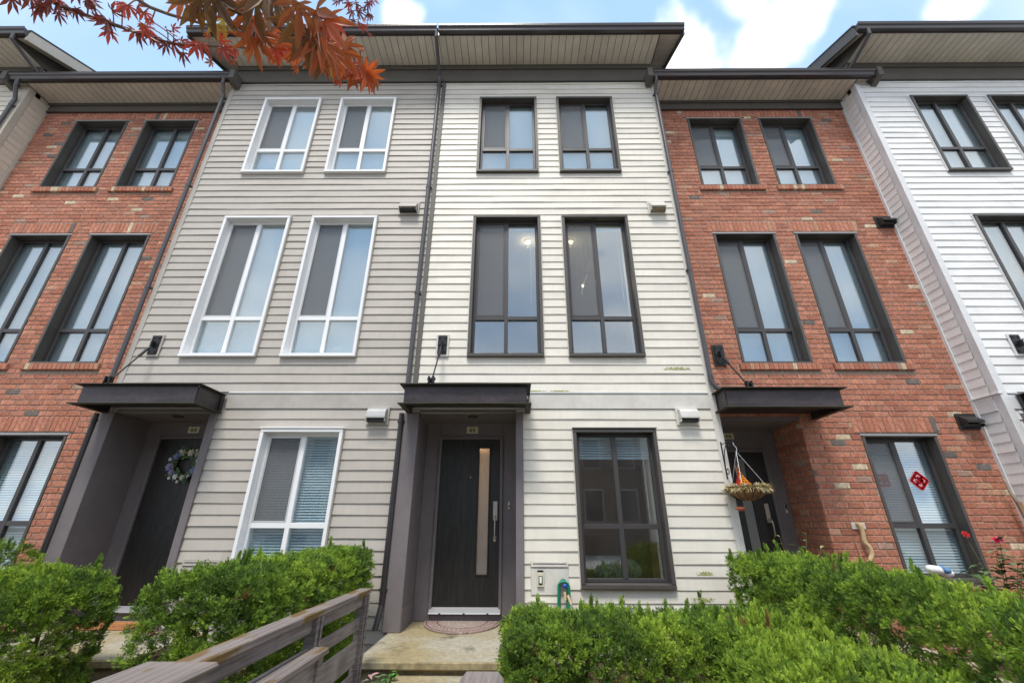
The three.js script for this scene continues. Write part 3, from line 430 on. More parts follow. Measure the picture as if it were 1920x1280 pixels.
function brickHouse(o) {
  const { x0, x1 } = o, h = thing('townhouse', o.label, 'house', [(x0 + x1) / 2, GROUND, zB], 'row of townhouses');
  const wins = o.windows, Wl = sub('brick_wall', h);
  const holes = wins.map(w => [w.x0, w.x1, w.y0, w.y1]); if (o.porch) holes.push(o.porch);
  part('mortar_bed', slabs(x0, x1, -1.6, 8.83, zB - 0.22, zB - 0.011, holes.map(q => q === o.porch ? [q[0], q[1] + 0.012, q[2], q[3]] : q)), M.mortar, Wl);
  const zones = holes.map(q => [...q]), list = [];
  for (const w of wins) { // soldier course over each head, rowlock sill under it
    const t0 = w.y1 + 0.02, t1 = Math.min(t0 + 0.262, 8.80), a = w.x0 - 0.08, b = w.x1 + 0.08, n = Math.round((b - a) / 0.0835), s = (b - a) / n; zones.push([a, b, w.y1 - 0.001, t1]);
    for (let i = 0; i < n; i++) { const tone = rnd() < 0.93 ? [0, 2, 3, 2][rnd() * 4 | 0] : [6, 5, 4][rnd() * 3 | 0]; placed('soldier_brick', soldierGeo[i % 4], M.brick[tone], Wl, [a + (i + 0.5) * s, (t0 + t1) / 2, zB], [1, (t1 - t0 - 0.012) / (BL - JT), 1]); }
    part('steel_lintel', box(w.x0 - 0.1, w.x1 + 0.1, w.y1 + 0.001, w.y1 + 0.012, zB - 0.1, zB - 0.004), M.iron, Wl); part('head_flashing', box(w.x0 - 0.02, w.x1 + 0.02, w.y1 - 0.02, w.y1 - 0.002, zB - 0.1, zB + 0.012, 0.003), M.aluminium, Wl);
    if (w.y0 > -0.6) { const sa = w.x0 - 0.07, sb = w.x1 + 0.09, m = Math.round((sb - sa) / 0.0815), k = (sb - sa) / m; zones.push([sa, sb, w.y0 - 0.125, w.y0 - 0.001]); for (let i = 0; i < m; i++) placed('sill_brick', sillGeo, M.brick[rnd() < 0.8 ? [0, 3, 1, 2][rnd() * 4 | 0] : [5, 7, 4][rnd() * 3 | 0]], Wl, [sa + (i + 0.5) * k, w.y0 - 0.062, zB]); }
  }
  let row = 0;
  for (let y = -1.6; y < 8.8; y += BH, row++) {
    const ya = y, yb = Math.min(y + BH, 8.81); let spans = [[x0, x1]];
    for (const q of zones) if (q[2] < yb - 0.03 && q[3] > ya + 0.03) spans = spans.flatMap(([a, b]) => [[a, Math.min(b, q[0])], [Math.max(a, q[1]), b]].filter(([c, d]) => d - c > 0.02));
    const off = (row % 2) * BL / 2 + (hash3(row, 3, 7) - 0.5) * 0.03;
    for (const [a, b] of spans) { let k = Math.floor((a - x0 - off) / BL); for (; x0 + off + k * BL < b; k++) { const l = Math.max(a, x0 + off + k * BL), r = Math.min(b, x0 + off + (k + 1) * BL); if (r - l < 0.03) continue; list.push([(l + r) / 2 + rr(-0.002, 0.002), (ya + yb) / 2 + rr(-0.0015, 0.0015), (r - l - JT) / (BL - JT), (yb - ya) / BH, rr(-0.003, 0.002)]); } }
  }
  list.sort((p, q) => Math.hypot(p[0], p[1], 6.9) - Math.hypot(q[0], q[1], 6.9));
  const rest = [], cols = [];
  list.forEach(([x, y, sx, sy, dz], i) => {
    const tone = brickTone(), g = brickGeo[rnd() * 4 | 0];
    if (i < 300) placed('brick', g, M.brick[tone], Wl, [x, y, zB + dz], [sx, sy, 1]);
    else { const q = g.clone(); q.scale(sx, sy, 1); q.translate(x, y, zB + dz); rest.push(q); const k = rr(0.9, 1.1); for (let j = 0; j < q.attributes.position.count; j++) cols.push(...brickColours[tone].map(v => v * k)); }
  });
  const rg = mergeGeometries(rest); rg.setAttribute('color', new THREE.Float32BufferAttribute(cols, 3)); const [ox, oy, oz] = OFF.get(h); rg.translate(-ox, -oy, -oz);
  const rm = new THREE.Mesh(rg, M.brickRest); rm.name = 'upper_bricks'; rm.userData.kind = 'stuff'; rm.castShadow = rm.receiveShadow = true; Wl.add(rm);
  if (o.porch) { // brick cheek of the porch, turned inwards
    const X = o.porch[1], C = sub('porch_cheek', h); part('mortar_bed', box(X + 0.011, X + 0.2, -1.6, 1.62, -1.26, zB - 0.222), M.mortar, C);
    for (let r = 0, y = -1.6; y < 1.58; y += BH, r++) for (let z = zB - 0.004, first = true; z > -1.25; first = false) { const len = Math.min(first && r % 2 ? BL / 2 : BL, z + 1.26); if (len < 0.03) break; const m = placed('brick', brickGeo[r % 4], M.brick[brickTone()], C, [X, y + BH / 2, z - len / 2], [(len - JT) / (BL - JT), 1, 1]); m.rotation.y = -Math.PI / 2; z -= len; }
  }
  for (const w of wins) makeWindow(h, w);
  rooms(h, x0, x1, zB - 0.06, [-1.3, 1.62, 5.68, 8.9], o.porch ? [o.porch[0], o.porch[1] + 0.2, -1.36] : null);
  makeRoof(h, { ...LOW, ...o.roof, w0: x0, w1: x1, back: 4.6 });
  return h;
}
const BW = (dx, extra) => [[3.925, 5.14, 6.535, 8.555, 7.22], [5.535, 6.74, 6.535, 8.555, 7.22], [3.925, 5.14, 2.575, 5.345, 3.29], [5.535, 6.74, 2.575, 5.345, 3.29], [5.56, 6.755, -0.72, 1.37, 0.02]].map(([x0, x1, y0, y1, ty], i) => ({ x0: x0 + dx, x1: x1 + dx, y0, y1, ty, zf: zB + 0.008, zg: zB - 0.185, face: 0.045, ...darkWin, ...extra(i) }));
const h66 = brickHouse({ x0: 3.12, x1: 7.555, label: 'red brick townhouse numbered 66 with red paper cuts in its window', windows: BW(0, i => ({ screen: i !== 4 || true, blind: 0.985 })), porch: [3.12, 4.635, -1.6, 1.62], roof: { ends: [2.965, 7.955], x0: 3.02, x1: 7.9, rakeL: M.frieze, rakeR: M.frieze } });
const h63 = brickHouse({ x0: -10.93, x1: -6.372, label: 'red brick townhouse between pale cream and taupe sided houses', windows: BW(-14.035, i => ({ screen: false, blind: 0.985 })), roof: { ends: [-11.3, -6.235], x0: -11.245, x1: -6.29, rakeL: M.frieze, rakeR: M.frieze } });

// ---------------------------------------------------------------- entrances and fixtures of each house
entrance(h65, 0, '65', false); entrance(h64, -4.717, '64', true); entrance(h67, 9.42, null, true);
makeCanopy(h65, -1.665, 0.232, 1.585, 1.885, 0.02, 0.63); makeCanopy(h64, -6.385, -4.54, 1.585, 1.885, 0.02, 0.63); makeCanopy(h66, 3.07, 4.92, 1.60, 1.905, zB + 0.002, 0.40); makeCanopy(h67, 7.76, 9.6, 1.585, 1.885, 0.03, 0.63);
tieRod(h65, [-1.195, 2.73, 0.018], [-1.215, 1.905, 0.6], M.creamTrim); tieRod(h64, [-5.955, 2.73, 0.018], [-5.93, 1.905, 0.6], M.taupeTrim); tieRod(h66, [3.535, 2.73, zB + 0.004], [3.51, 1.92, 0.34], M.black); tieRod(h67, [8.2, 2.74, 0.018], [8.4, 1.905, 0.6], M.whiteTrim);
ventHood(h64, -2.19, -1.86, 5.45, 5.70, 0.016, M.taupeTrim, M.taupeTrim, false); ventHood(h65, 2.56, 2.84, 5.45, 5.70, 0.016, M.creamTrim, M.creamTrim, false, M.tan);
ventHood(h64, -2.25, -1.965, 1.44, 1.66, 0.02, M.hoodGrey, M.taupeTrim, true); ventHood(h65, 2.49, 2.77, 1.44, 1.66, 0.02, M.hoodPale, M.creamTrim, true);
ventHood(h66, 7.23, 7.5, 5.47, 5.69, zB, M.black, M.black, false); ventHood(h66, 7.2, 7.47, 1.47, 1.67, zB, M.black, M.black, false);
for (const [h, dx, tr] of [[h65, 0, M.creamTrim], [h64, -4.717, M.taupeTrim]]) { // mounting panel beside the porch
  part('mounting_panel', box(0.212 + dx, 0.715 + dx, -0.828, -0.515, 0, 0.022, 0.004), tr, h); part('panel_head', [box(0.212 + dx, 0.715 + dx, -0.505, -0.445, 0, 0.034, 0.004)], tr, h); part('panel_slot', box(0.24 + dx, 0.69 + dx, -0.468, -0.458, 0.03, 0.036), M.black, h);
}
{ // weatherproof outlet on the panel of 65
  const O = sub('outlet_box', h65); part('outlet_cover', box(0.292, 0.382, -0.735, -0.565, 0.022, 0.052, 0.006), M.plate, O); part('outlet_face', box(0.311, 0.363, -0.71, -0.605, 0.052, 0.055, 0.002), M.black, O); part('outlet_socket', box(0.322, 0.352, -0.69, -0.615, 0.055, 0.061, 0.003), M.whiteFrame, O); part('outlet_hinge', box(0.297, 0.377, -0.562, -0.54, 0.022, 0.05, 0.003), M.iron, O);
}
part('party_trim', box(-1.625, -1.545, 1.9, 9.17, 0.0, 0.03, 0.004), M.frieze, h65);
// downspouts
{
  const d = downspout(h65, [[-1.68, 9.70, 0.775], [-1.68, 9.56, 0.75], [-1.685, 9.22, 0.12], [-1.685, 9.1, 0.075], [-1.69, 1.9, 0.075]], M.spout, [[3, 0.01], [3, 0.42], [3, 0.75]]);
  downspout(h65, [[-1.735, 1.58, 0.07], [-1.735, -0.95, 0.07], [-1.76, -1.2, 0.16]], M.blackSpout, [[0, 0.05], [0, 0.93]]);
  downspout(h66, [[3.09, 9.05, 0.205], [3.09, 8.93, 0.19], [3.085, 8.74, 0.075], [3.085, 2.2, 0.075]], M.spout, [[2, 0.01], [2, 0.35], [2, 0.7]]);
  ribs(h66, [[3.085, 2.2, 0.075], [3.09, 2.08, 0.08], [3.15, 1.97, 0.1], [3.23, 1.93, 0.12]], 0.037, M.spout);
  downspout(h63, [[-6.43, 9.05, 0.205], [-6.43, 8.9, 0.19], [-6.425, 8.7, 0.075], [-6.425, 1.92, 0.075]], M.spout, [[2, 0.01], [2, 0.38], [2, 0.72]]);
  downspout(h64, [[-6.45, 1.58, 0.06], [-6.43, -1.1, 0.06], [-6.45, -1.35, 0.15]], M.blackSpout, [[0, 0.04]]);
  downspout(h63, [[-11.02, 9.05, 0.205], [-11.02, 8.9, 0.19], [-11.03, 8.62, 0.075], [-11.03, -1.2, 0.075]], M.spout, [[2, 0.02]]);
  downspout(h62, [[-10.8, 9.70, 0.775], [-10.8, 9.56, 0.76], [-10.72, 9.3, 0.2], [-10.72, 9.27, -0.3]], M.spout);
  downspout(h67, [[7.5, 9.70, 0.775], [7.5, 9.56, 0.76], [7.42, 9.3, 0.2], [7.42, 9.27, -0.3]], M.spout);
  ribs(h67, [[7.93, 1.62, 0.3], [7.8, 1.68, 0.28], [7.72, 1.6, 0.22], [7.72, 1.45, 0.14]], 0.05, M.blackSpout);
  downspout(h67, [[7.72, 1.45, 0.14], [7.72, -1.3, 0.09]], M.blackSpout, [[0, 0.02]], 0.05);
}
{ // door of the brick house, set back in its porch
  const E = sub('porch_surround', h66), zd = -1.22;
  part('side_panel', box(3.0, 3.14, -1.25, 1.62, -1.3, zB + 0.1, 0.004), M.creamTrim, E); part('porch_ceiling', box(3.13, 4.66, 1.6, 1.65, -1.3, zB, 0.004), M.porch, E);
  part('back_panel', [box(3.14, 3.5, -1.25, 1.6, -1.32, zd - 0.02, 0.004), box(4.42, 4.66, -1.25, 1.6, -1.32, zd - 0.02, 0.004), box(3.5, 4.42, 1.26, 1.6, -1.32, zd - 0.02, 0.004)], M.porch, E);
  part('corner_trim', box(3.03, 3.135, -1.25, 1.6, zB - 0.02, 0.03, 0.004), M.creamTrim, E);
  const D = sub('door', h66); part('door_frame', [box(3.5, 3.55, -1.25, 1.26, -1.32, zd + 0.01, 0.004), box(4.37, 4.42, -1.25, 1.26, -1.32, zd + 0.01, 0.004), box(3.55, 4.37, 1.21, 1.26, -1.32, zd + 0.01, 0.004)], M.porch, D);
  part('door_leaf', slabs(3.552, 4.368, -1.07, 1.208, zd - 0.07, zd - 0.025, [[3.86, 4.03, -0.66, 1.1]]), M.door, D); part('door_glass', box(3.86, 4.03, -0.66, 1.1, zd - 0.05, zd - 0.046), M.frosted, D);
  part('lock_plate', box(4.2, 4.27, 0.06, 0.36, zd - 0.024, zd - 0.006, 0.004), M.nickel, D); part('door_handle', tube([[4.235, 0.12, zd], [4.235, 0.1, zd + 0.055], [4.235, -0.12, zd + 0.06], [4.235, -0.17, zd]], 0.013, 8), M.nickel, D);
  part('doorbell', [box(4.53, 4.575, 0.2, 0.36, zd - 0.02, zd + 0.004, 0.005)], M.nickel, h66); part('bell_button', [ball(4.5525, 0.235, zd + 0.006, 0.014, 1, 1, 0.5)], M.whiteFrame, h66); part('bell_camera', box(4.538, 4.567, 0.28, 0.35, zd + 0.004, zd + 0.008, 0.002), M.black, h66);
  numberPlate(h66, '66', 3.83, 1.49, zd - 0.019);
}

// ---------------------------------------------------------------- steps, mat
function steps(dx, label, x1 = 0.78) {
  const S = thing('porch_steps', label, 'steps', [dx - 0.6, GROUND, 0.6], 'concrete porch steps');
  part('landing', box(-1.63 + dx, x1 + dx, -1.325, -1.252, -0.9, 1.285, 0.012), M.concrete, S); part('landing_base', box(-1.56 + dx, x1 - 0.05 + dx, GROUND, -1.326, -0.9, 1.215, 0.004), M.concrete, S);
  part('lower_step', box(-1.215 + dx, 0.1 + dx, GROUND, -1.372, 1.216, 1.62, 0.012), M.concrete, S); return S;
}
steps(0, 'yellowish concrete landing and step at the door numbered 65'); steps(-4.717, 'concrete landing at the door with the flower wreath'); steps(4.75, 'concrete landing inside the brick porch', -0.1);
{
  const D = thing('doormat', 'half round brown and grey patterned doormat before door 65', 'doormat', [-0.74, -1.25, -0.3]);
  const cv = document.createElement('canvas'); cv.width = 512; cv.height = 360; const g = cv.getContext('2d');
  g.fillStyle = '#94807a'; g.fillRect(0, 0, 512, 360); const px = (x, y) => [256 + x * 240, y * 350];
  for (let i = 0; i < 5200; i++) { const a = rnd() * Math.PI, r = Math.sqrt(rnd()), [x, y] = px(Math.cos(a) * r, Math.sin(a) * r); const grey = r < 0.62; g.fillStyle = grey ? ['#b5ada0', '#7d7a74', '#c9c0b0', '#948679'][rnd() * 4 | 0] : ['#b08a80', '#7a5d56', '#c5b2a8', '#6a5650'][rnd() * 4 | 0]; g.fillRect(x, y, 3 + rnd() * 4, 2 + rnd() * 3); }
  g.strokeStyle = '#332a28'; g.lineWidth = 5; for (const r of [0.68, 0.96]) { g.beginPath(); g.ellipse(256, 0, 240 * r, 350 * r, 0, 0, Math.PI); g.stroke(); }
  for (let i = 0; i < 46; i++) { const a = (i + 0.5) / 46 * Math.PI, [x, y] = px(Math.cos(a) * 0.82, Math.sin(a) * 0.82); g.strokeStyle = i % 2 ? '#bdaea2' : '#2f2625'; g.lineWidth = 4; g.beginPath(); g.ellipse(x, y, 12, 7, a + 0.8, 0, 5); g.stroke(); }
  const t = new THREE.CanvasTexture(cv); t.colorSpace = THREE.SRGBColorSpace; t.magFilter = THREE.LinearFilter;
  const s = new THREE.Shape(); s.moveTo(-0.53, 0); s.lineTo(0.53, 0); s.absellipse(0, 0, 0.53, 0.72, 0, Math.PI, false);
  const e = new THREE.ExtrudeGeometry(s, { depth: 0.012, bevelEnabled: true, bevelSize: 0.006, bevelThickness: 0.004, bevelSegments: 2, curveSegments: 40 }), p = e.attributes.position, uv = e.attributes.uv;
  for (let i = 0; i < p.count; i++) uv.setXY(i, clamp(0.5 + p.getX(i) / 1.12), clamp(1 - p.getY(i) / 0.74));
  e.rotateX(Math.PI / 2); e.scale(1, -1, 1); const q = flat(e), a = q.attributes.position.array; for (let i = 0; i < a.length; i += 9) for (let k = 0; k < 3; k++) { const v = a[i + 3 + k]; a[i + 3 + k] = a[i + 6 + k]; a[i + 6 + k] = v; } const ua = q.attributes.uv.array; for (let i = 0; i < ua.length; i += 6) for (let k = 0; k < 2; k++) { const v = ua[i + 2 + k]; ua[i + 2 + k] = ua[i + 4 + k]; ua[i + 4 + k] = v; }
  q.computeVertexNormals(); q.translate(-0.74, -1.246, -0.62); part('mat', q, new THREE.MeshStandardMaterial({ map: t, bumpMap: t, bumpScale: 0.003, roughness: 0.95 }), D);
}

{ const D = thing('doormat', 'plain orange brown coir doormat before the wreath door', 'doormat', [-5.5, -1.25, -0.25]); part('mat', box(-5.95, -5.05, -1.25, -1.235, -0.5, -0.02, 0.004), std([0.5, 0.22, 0.08], { map: T.wood, bumpMap: T.mulch, bumpScale: 0.006, roughness: 1 }), D); }
// ---------------------------------------------------------------- fence, gate, posts
function boardsZ(parent, x0, x1, z0, z1, rows, name = 'slat') { for (const [a, b] of rows) part(name, box(x0, x1, a, b, z0, z1, 0.004), M.fence, parent); }
{
  const F = thing('slat_fence', 'grey painted slatted fence with worn wooden caps along the hedge', 'fence', [-1.54, GROUND, 2.8]);
  const rows = [[-0.735, -0.64], [-0.925, -0.83], [-1.205, -1.015], [-1.47, -1.275]];
  boardsZ(F, -1.548, -1.522, 1.565, 2.595, rows); boardsZ(F, -1.548, -1.522, 2.705, 4.09, rows);
  for (const [z0, z1] of [[1.47, 1.56], [2.6, 2.7]]) part('post', box(-1.575, -1.485, GROUND, -0.635, z0, z1, 0.006), M.fence, F);
  for (const [z0, z1] of [[1.5, 1.535], [2.63, 2.66]]) part('cover_strip', box(-1.484, -1.47, GROUND, -0.637, z0, z1, 0.003), M.fence, F);
  part('cap', box(-1.605, -1.475, -0.634, -0.59, 1.45, 2.648, 0.006), M.fenceCap, F); part('cap', box(-1.61, -1.475, -0.634, -0.588, 2.652, 4.1, 0.006), M.fenceCap, F);
  part('post', box(-1.66, -1.4, GROUND, -0.6, 4.105, 4.36, 0.008), M.fence, F);
  part('post_cap', [box(-1.70, -1.36, -0.6, -0.575, 4.09, 4.4, 0.012)], M.fenceCap, F);
}
{
  const G = thing('garden_gate', 'low grey wooden gate standing open against the slatted fence', 'gate', [-1.39, GROUND, 3.3]);
  boardsZ(G, -1.405, -1.38, 2.9, 3.85, [[-1.02, -0.85], [-1.24, -1.06], [-1.44, -1.28]], 'board'); for (const [z0, z1] of [[2.82, 2.895], [3.855, 3.93]]) part('stile', box(-1.425, -1.36, -1.47, -0.845, z0, z1, 0.005), M.fence, G);
  part('cap', box(-1.447, -1.338, -0.842, -0.80, 2.79, 3.95, 0.006), M.fenceCap, G);
}
{
  const P = thing('gate_post', 'weathered grey wooden gate post with a sloping cap by the step', 'post', [-0.15, GROUND, 4.2]);
  part('post', box(-0.225, -0.07, GROUND, -0.655, 4.12, 4.275, 0.008), M.fence, P);
  const c = box(-0.243, -0.052, -0.655, -0.6, 4.1, 4.295, 0.03); part('post_cap', c, M.fenceCap, P);
}

// ---------------------------------------------------------------- hedges
const sprayGeo = (() => { const t = [], leaf = (x, y, a, l, w, z) => { const c = Math.cos(a), s = Math.sin(a), P = (u, v, k) => [x + u * s + v * c, y + u * c - v * s, z + k]; const p = P(0, 0, 0), q = P(l * 0.45, w, 0.03), r = P(l, 0, -0.02), k = P(l * 0.45, -w, 0.03); t.push(...p, ...q, ...r, ...p, ...r, ...k); };
  leaf(0, 0, 0, 0.62, 0.03, 0); leaf(0, 0.5, 0, 0.5, 0.042, 0); for (const [y, l, a] of [[0.08, 0.5, 0.85], [0.26, 0.5, 0.7], [0.42, 0.42, 0.62], [0.56, 0.34, 0.55], [0.7, 0.24, 0.5]]) for (const s of [-1, 1]) { const k = l * (s > 0 ? 1 : 0.86), b = s * a; leaf(0, y, b, k, 0.036, 0.09 * s * y); const mx = Math.sin(b) * k * 0.45, my = y + Math.cos(b) * k * 0.45; leaf(mx, my, b - 0.75, k * 0.42, 0.03, 0.09 * s * y); leaf(mx, my, b + 0.75, k * 0.42, 0.03, 0.09 * s * y); } return soup(t); })();
const sprayMat = new THREE.MeshStandardMaterial({ color: 0xffffff, roughness: 0.7, side: THREE.DoubleSide });
M.bark = std([0.3, 0.2, 0.13], { map: T.wood, roughness: 0.9 });
const greens = [[0.075, 0.145, 0.02], [0.125, 0.225, 0.024], [0.185, 0.31, 0.028], [0.26, 0.40, 0.034], [0.34, 0.48, 0.045], [0.41, 0.53, 0.06]];
function hedge(label, x0, x1, yTop, z0, z1, dens, opt = {}) {
  const y1 = yTop - (opt.slope ?? 0) * (z1 - z0);
  const Hd = thing('cedar_hedge', label, 'hedge', [(x0 + x1) / 2, GROUND, (z0 + z1) / 2], 'clipped cedar hedges'), y0 = GROUND, r = opt.round ?? 0.14;
  const along = (x1 - x0) > (z1 - z0), stems = []; const L = along ? x1 - x0 : z1 - z0, ns = Math.max(2, Math.round(L / 0.55));
  for (let i = 0; i < ns; i++) { const t = (i + 0.5) / ns, x = along ? lerp(x0, x1, t) : (x0 + x1) / 2, z = along ? (z0 + z1) / 2 : lerp(z0, z1, t); part('trunk', tube([[x, y0, z], [x + 0.02, (y0 + y1) / 2, z], [x, y1 - 0.2, z + 0.02]], 0.025, 6, 2, false, 0.5), M.floorWood, Hd); }
  const tw = []; for (let i = 0; i < ns * 26; i++) { const t = (Math.floor(i / 26) + 0.5) / ns, x = along ? lerp(x0, x1, t) : (x0 + x1) / 2, z = along ? (z0 + z1) / 2 : lerp(z0, z1, t), a = rnd() * 6.283, h = rr(y0 + 0.1, y1 - 0.25), l = rr(0.2, 0.36); tw.push(tube([[x, h, z], [x + Math.cos(a) * l * 0.5, h + 0.06, z + Math.sin(a) * l * 0.5], [x + Math.cos(a) * l, h + rr(0.1, 0.2), z + Math.sin(a) * l]], 0.005, 5, 2, false, 0.4)); } part('branches', tw, M.bark, Hd).userData.kind = 'stuff';
  const A = { t: (x1 - x0) * (z1 - z0), l: (y1 - y0) * (z1 - z0), r: (y1 - y0) * (z1 - z0), f: (y1 - y0) * (x1 - x0), b: (y1 - y0) * (x1 - x0) }; if (opt.skip) for (const k of opt.skip) A[k] = 0;
  const total = Object.values(A).reduce((a, b) => a + b, 0), per = 32, nc = Math.round(total * dens / per), n = nc * per, im = new THREE.InstancedMesh(sprayGeo, sprayMat, n), m4 = new THREE.Matrix4(), q = new THREE.Quaternion(), up = new THREE.Vector3(0, 1, 0), col = new THREE.Color(), [ox, oy, oz] = OFF.get(Hd);
  let i = 0;
  for (let ci = 0; ci < nc; ci++) { // tufts of sprays over a lumpy, round-shouldered block
    let k = rnd() * total, face = 't'; for (const f of Object.keys(A)) { if (k < A[f]) { face = f; break; } k -= A[f]; }
    let x = rr(x0, x1), y = rr(y0, yTop), z = rr(z0, z1); const nrm = new THREE.Vector3();
    const y1 = yTop - (opt.slope ?? 0) * (z - z0); y = Math.min(y, y1); if (face === 't') { y = y1; nrm.set(0, 1, 0); const e = Math.min(x - x0, x1 - x, z - z0, z1 - z); if (e < r) y -= r - Math.sqrt(r * r - (r - e) ** 2); }
    else { const e = y1 - y; const ins = e < r ? r - Math.sqrt(Math.max(0, r * r - (r - e) ** 2)) : 0; if (face === 'l') { x = x0 + ins; nrm.set(-1, 0, 0); } if (face === 'r') { x = x1 - ins; nrm.set(1, 0, 0); } if (face === 'f') { z = z1 - ins; nrm.set(0, 0, 1); } if (face === 'b') { z = z0 + ins; nrm.set(0, 0, -1); } const ec = face === 'l' || face === 'r' ? Math.min(z - z0, z1 - z) : Math.min(x - x0, x1 - x); if (ec < r) { const c = r - Math.sqrt(r * r - (r - ec) ** 2); x -= nrm.x * c; z -= nrm.z * c; } }
    const lump = (fbm(x * 1.9 + 3, y * 1.9, z * 1.9, 3) - 0.5) * 0.2 + (fbm(x * 6, y * 6, z * 6 + 5, 2) - 0.5) * 0.12, deep = rnd() < 0.36 ? -rr(0.06, 0.32) : -Math.pow(rnd(), 1.4) * 0.11 + 0.03;
    x += nrm.x * (lump + deep); y += nrm.y * (lump * 0.7 + deep); z += nrm.z * (lump + deep);
    const tip = face === 't' && rnd() < (opt.tips ?? 0.02), axis = nrm.clone().multiplyScalar(0.8).add(new THREE.Vector3(rr(-0.6, 0.6), rr(0.05, 0.8), rr(-0.6, 0.6))).normalize(); if (tip) axis.set(rr(-0.2, 0.2), 1, rr(-0.2, 0.2)).normalize();
    const patch = fbm(x * 2.4, y * 2.4, z * 2.4 + 40, 3), tone = rnd() * 3.6 + (patch - 0.45) * 6, brown = rnd() < 0.006;
    for (let t = 0; t < per; t++, i++) {
      const d = axis.clone().add(new THREE.Vector3(rr(-1, 1), rr(-0.7, 0.9), rr(-1, 1)).multiplyScalar(tip ? 0.25 : 0.85)).normalize(), base = new THREE.Vector3(x, y, z).addScaledVector(axis, tip ? rr(-0.02, 0.1) : rr(-0.03, 0.02)).addScaledVector(d, rr(0, 0.05));
      q.setFromUnitVectors(up, d).multiply(new THREE.Quaternion().setFromAxisAngle(up, rnd() * 6.28));
      const s = (tip ? rr(0.032, 0.066) : rr(0.018, 0.037)) * (opt.size ?? 1); m4.compose(base.sub(new THREE.Vector3(ox, oy, oz)), q, new THREE.Vector3(s, s, s)); im.setMatrixAt(i, m4);
      const c = greens[clamp(Math.floor(tone + rr(-0.6, 1.6)), 0, 5)], v = rr(0.8, 1.2); if (brown) col.setRGB(0.24 * v, 0.12 * v, 0.04); else col.setRGB(c[0] * v, c[1] * v, c[2] * v); im.setColorAt(i, col);
    }
  }
  im.name = 'foliage'; im.userData.kind = 'stuff'; im.castShadow = im.receiveShadow = true; Hd.add(im); return Hd;
}
hedge('dense green cedar hedge running beside the slatted fence', -2.62, -1.84, -0.31, 0.32, 3.12, 21000, { skip: ['l', 'b'], round: 0.16, slope: 0.03 });
hedge('tall green cedar hedge between the cream and brick houses', 2.66, 3.5, -0.34, 0.35, 4.6, 16500, { skip: ['r', 'b'], slope: 0.042, round: 0.18 });
hedge('low bushy cedar hedge in front of the lower window of 65', -0.06, 2.74, -0.79, 1.45, 2.35, 25000, { tips: 0.03, skip: ['b'], round: 0.2 });
hedge('low cedar bush at the front corner of the tall hedge', 1.62, 2.86, -0.84, 2.1, 3.6, 22000, { tips: 0.03, skip: ['b', 'r'], round: 0.26 });
hedge('rounded cedar hedge in front of the wreath door', -5.3, -4.08, -0.5, 1.4, 2.3, 21000, { skip: ['b', 'l'], round: 0.24 });
hedge('cedar hedge beside the black drainpipe of the left brick house', -6.95, -6.2, -0.26, 0.25, 2.2, 8500, { skip: ['l', 'b'], round: 0.2 });

// ---------------------------------------------------------------- Japanese maple reaching in from above
const leafGeo = [0, 1, 2].map(k => {
  const lobes = k === 1 ? [[-1.5, 0.55], [-0.75, 0.86], [0, 1], [0.75, 0.86], [1.5, 0.55]] : [[-2.0, 0.38], [-1.3, 0.68], [-0.66, 0.9], [0, 1], [0.66, 0.9], [1.3, 0.68], [2.0, 0.38]];
  const P = [], at = (a, r, w = 0) => { const x = Math.sin(a) * r + Math.cos(a) * w, y = Math.cos(a) * r - Math.sin(a) * w, rr2 = Math.hypot(x, y); return [x, y, -0.28 * rr2 * rr2 + 0.05 * Math.sin(a * 5 + k) * rr2 + Math.abs(w) * 0.35]; };
  lobes.forEach(([a, l], i) => { P.push(at(a, l * 0.3, -0.09 * l), at(a, l * 0.52, -0.135 * l), at(a, l * 0.78, -0.075 * l), at(a, l), at(a, l * 0.78, 0.075 * l), at(a, l * 0.52, 0.135 * l), at(a, l * 0.3, 0.09 * l)); if (i < lobes.length - 1) { const b = (a + lobes[i + 1][0]) / 2; P.push(at(b, 0.2)); } });
  P.push(at(Math.PI, 0.03)); const t = [], lobeAxis = lobes.map(([a, l]) => at(a, l * 0.55)); void lobeAxis;
  void t; const lg = new THREE.BufferGeometry(), ix = []; lg.setAttribute('position', new THREE.Float32BufferAttribute([0, 0, 0, ...P.flat()], 3)); for (let i = 0; i < P.length; i++) ix.push(0, i + 1, (i + 1) % P.length + 1); lg.setIndex(ix); lg.computeVertexNormals(); lg.setAttribute('uv', new THREE.Float32BufferAttribute([0, 0, ...P.flatMap(p => [p[0], p[1]])], 2)); return lg;
});
const leafTints = [[0.25, 0.05, 0.032], [0.58, 0.075, 0.03], [0.68, 0.16, 0.03], [0.44, 0.12, 0.026], [0.2, 0.09, 0.02], [0.48, 0.31, 0.05]];
const leafMats = leafTints.flatMap(c => [0.85, 1.15].map(k => new THREE.MeshPhysicalMaterial({ color: lin(...c.map(v => v * k)), roughness: 0.65, transmission: 0.5, thickness: 0, side: THREE.DoubleSide })));
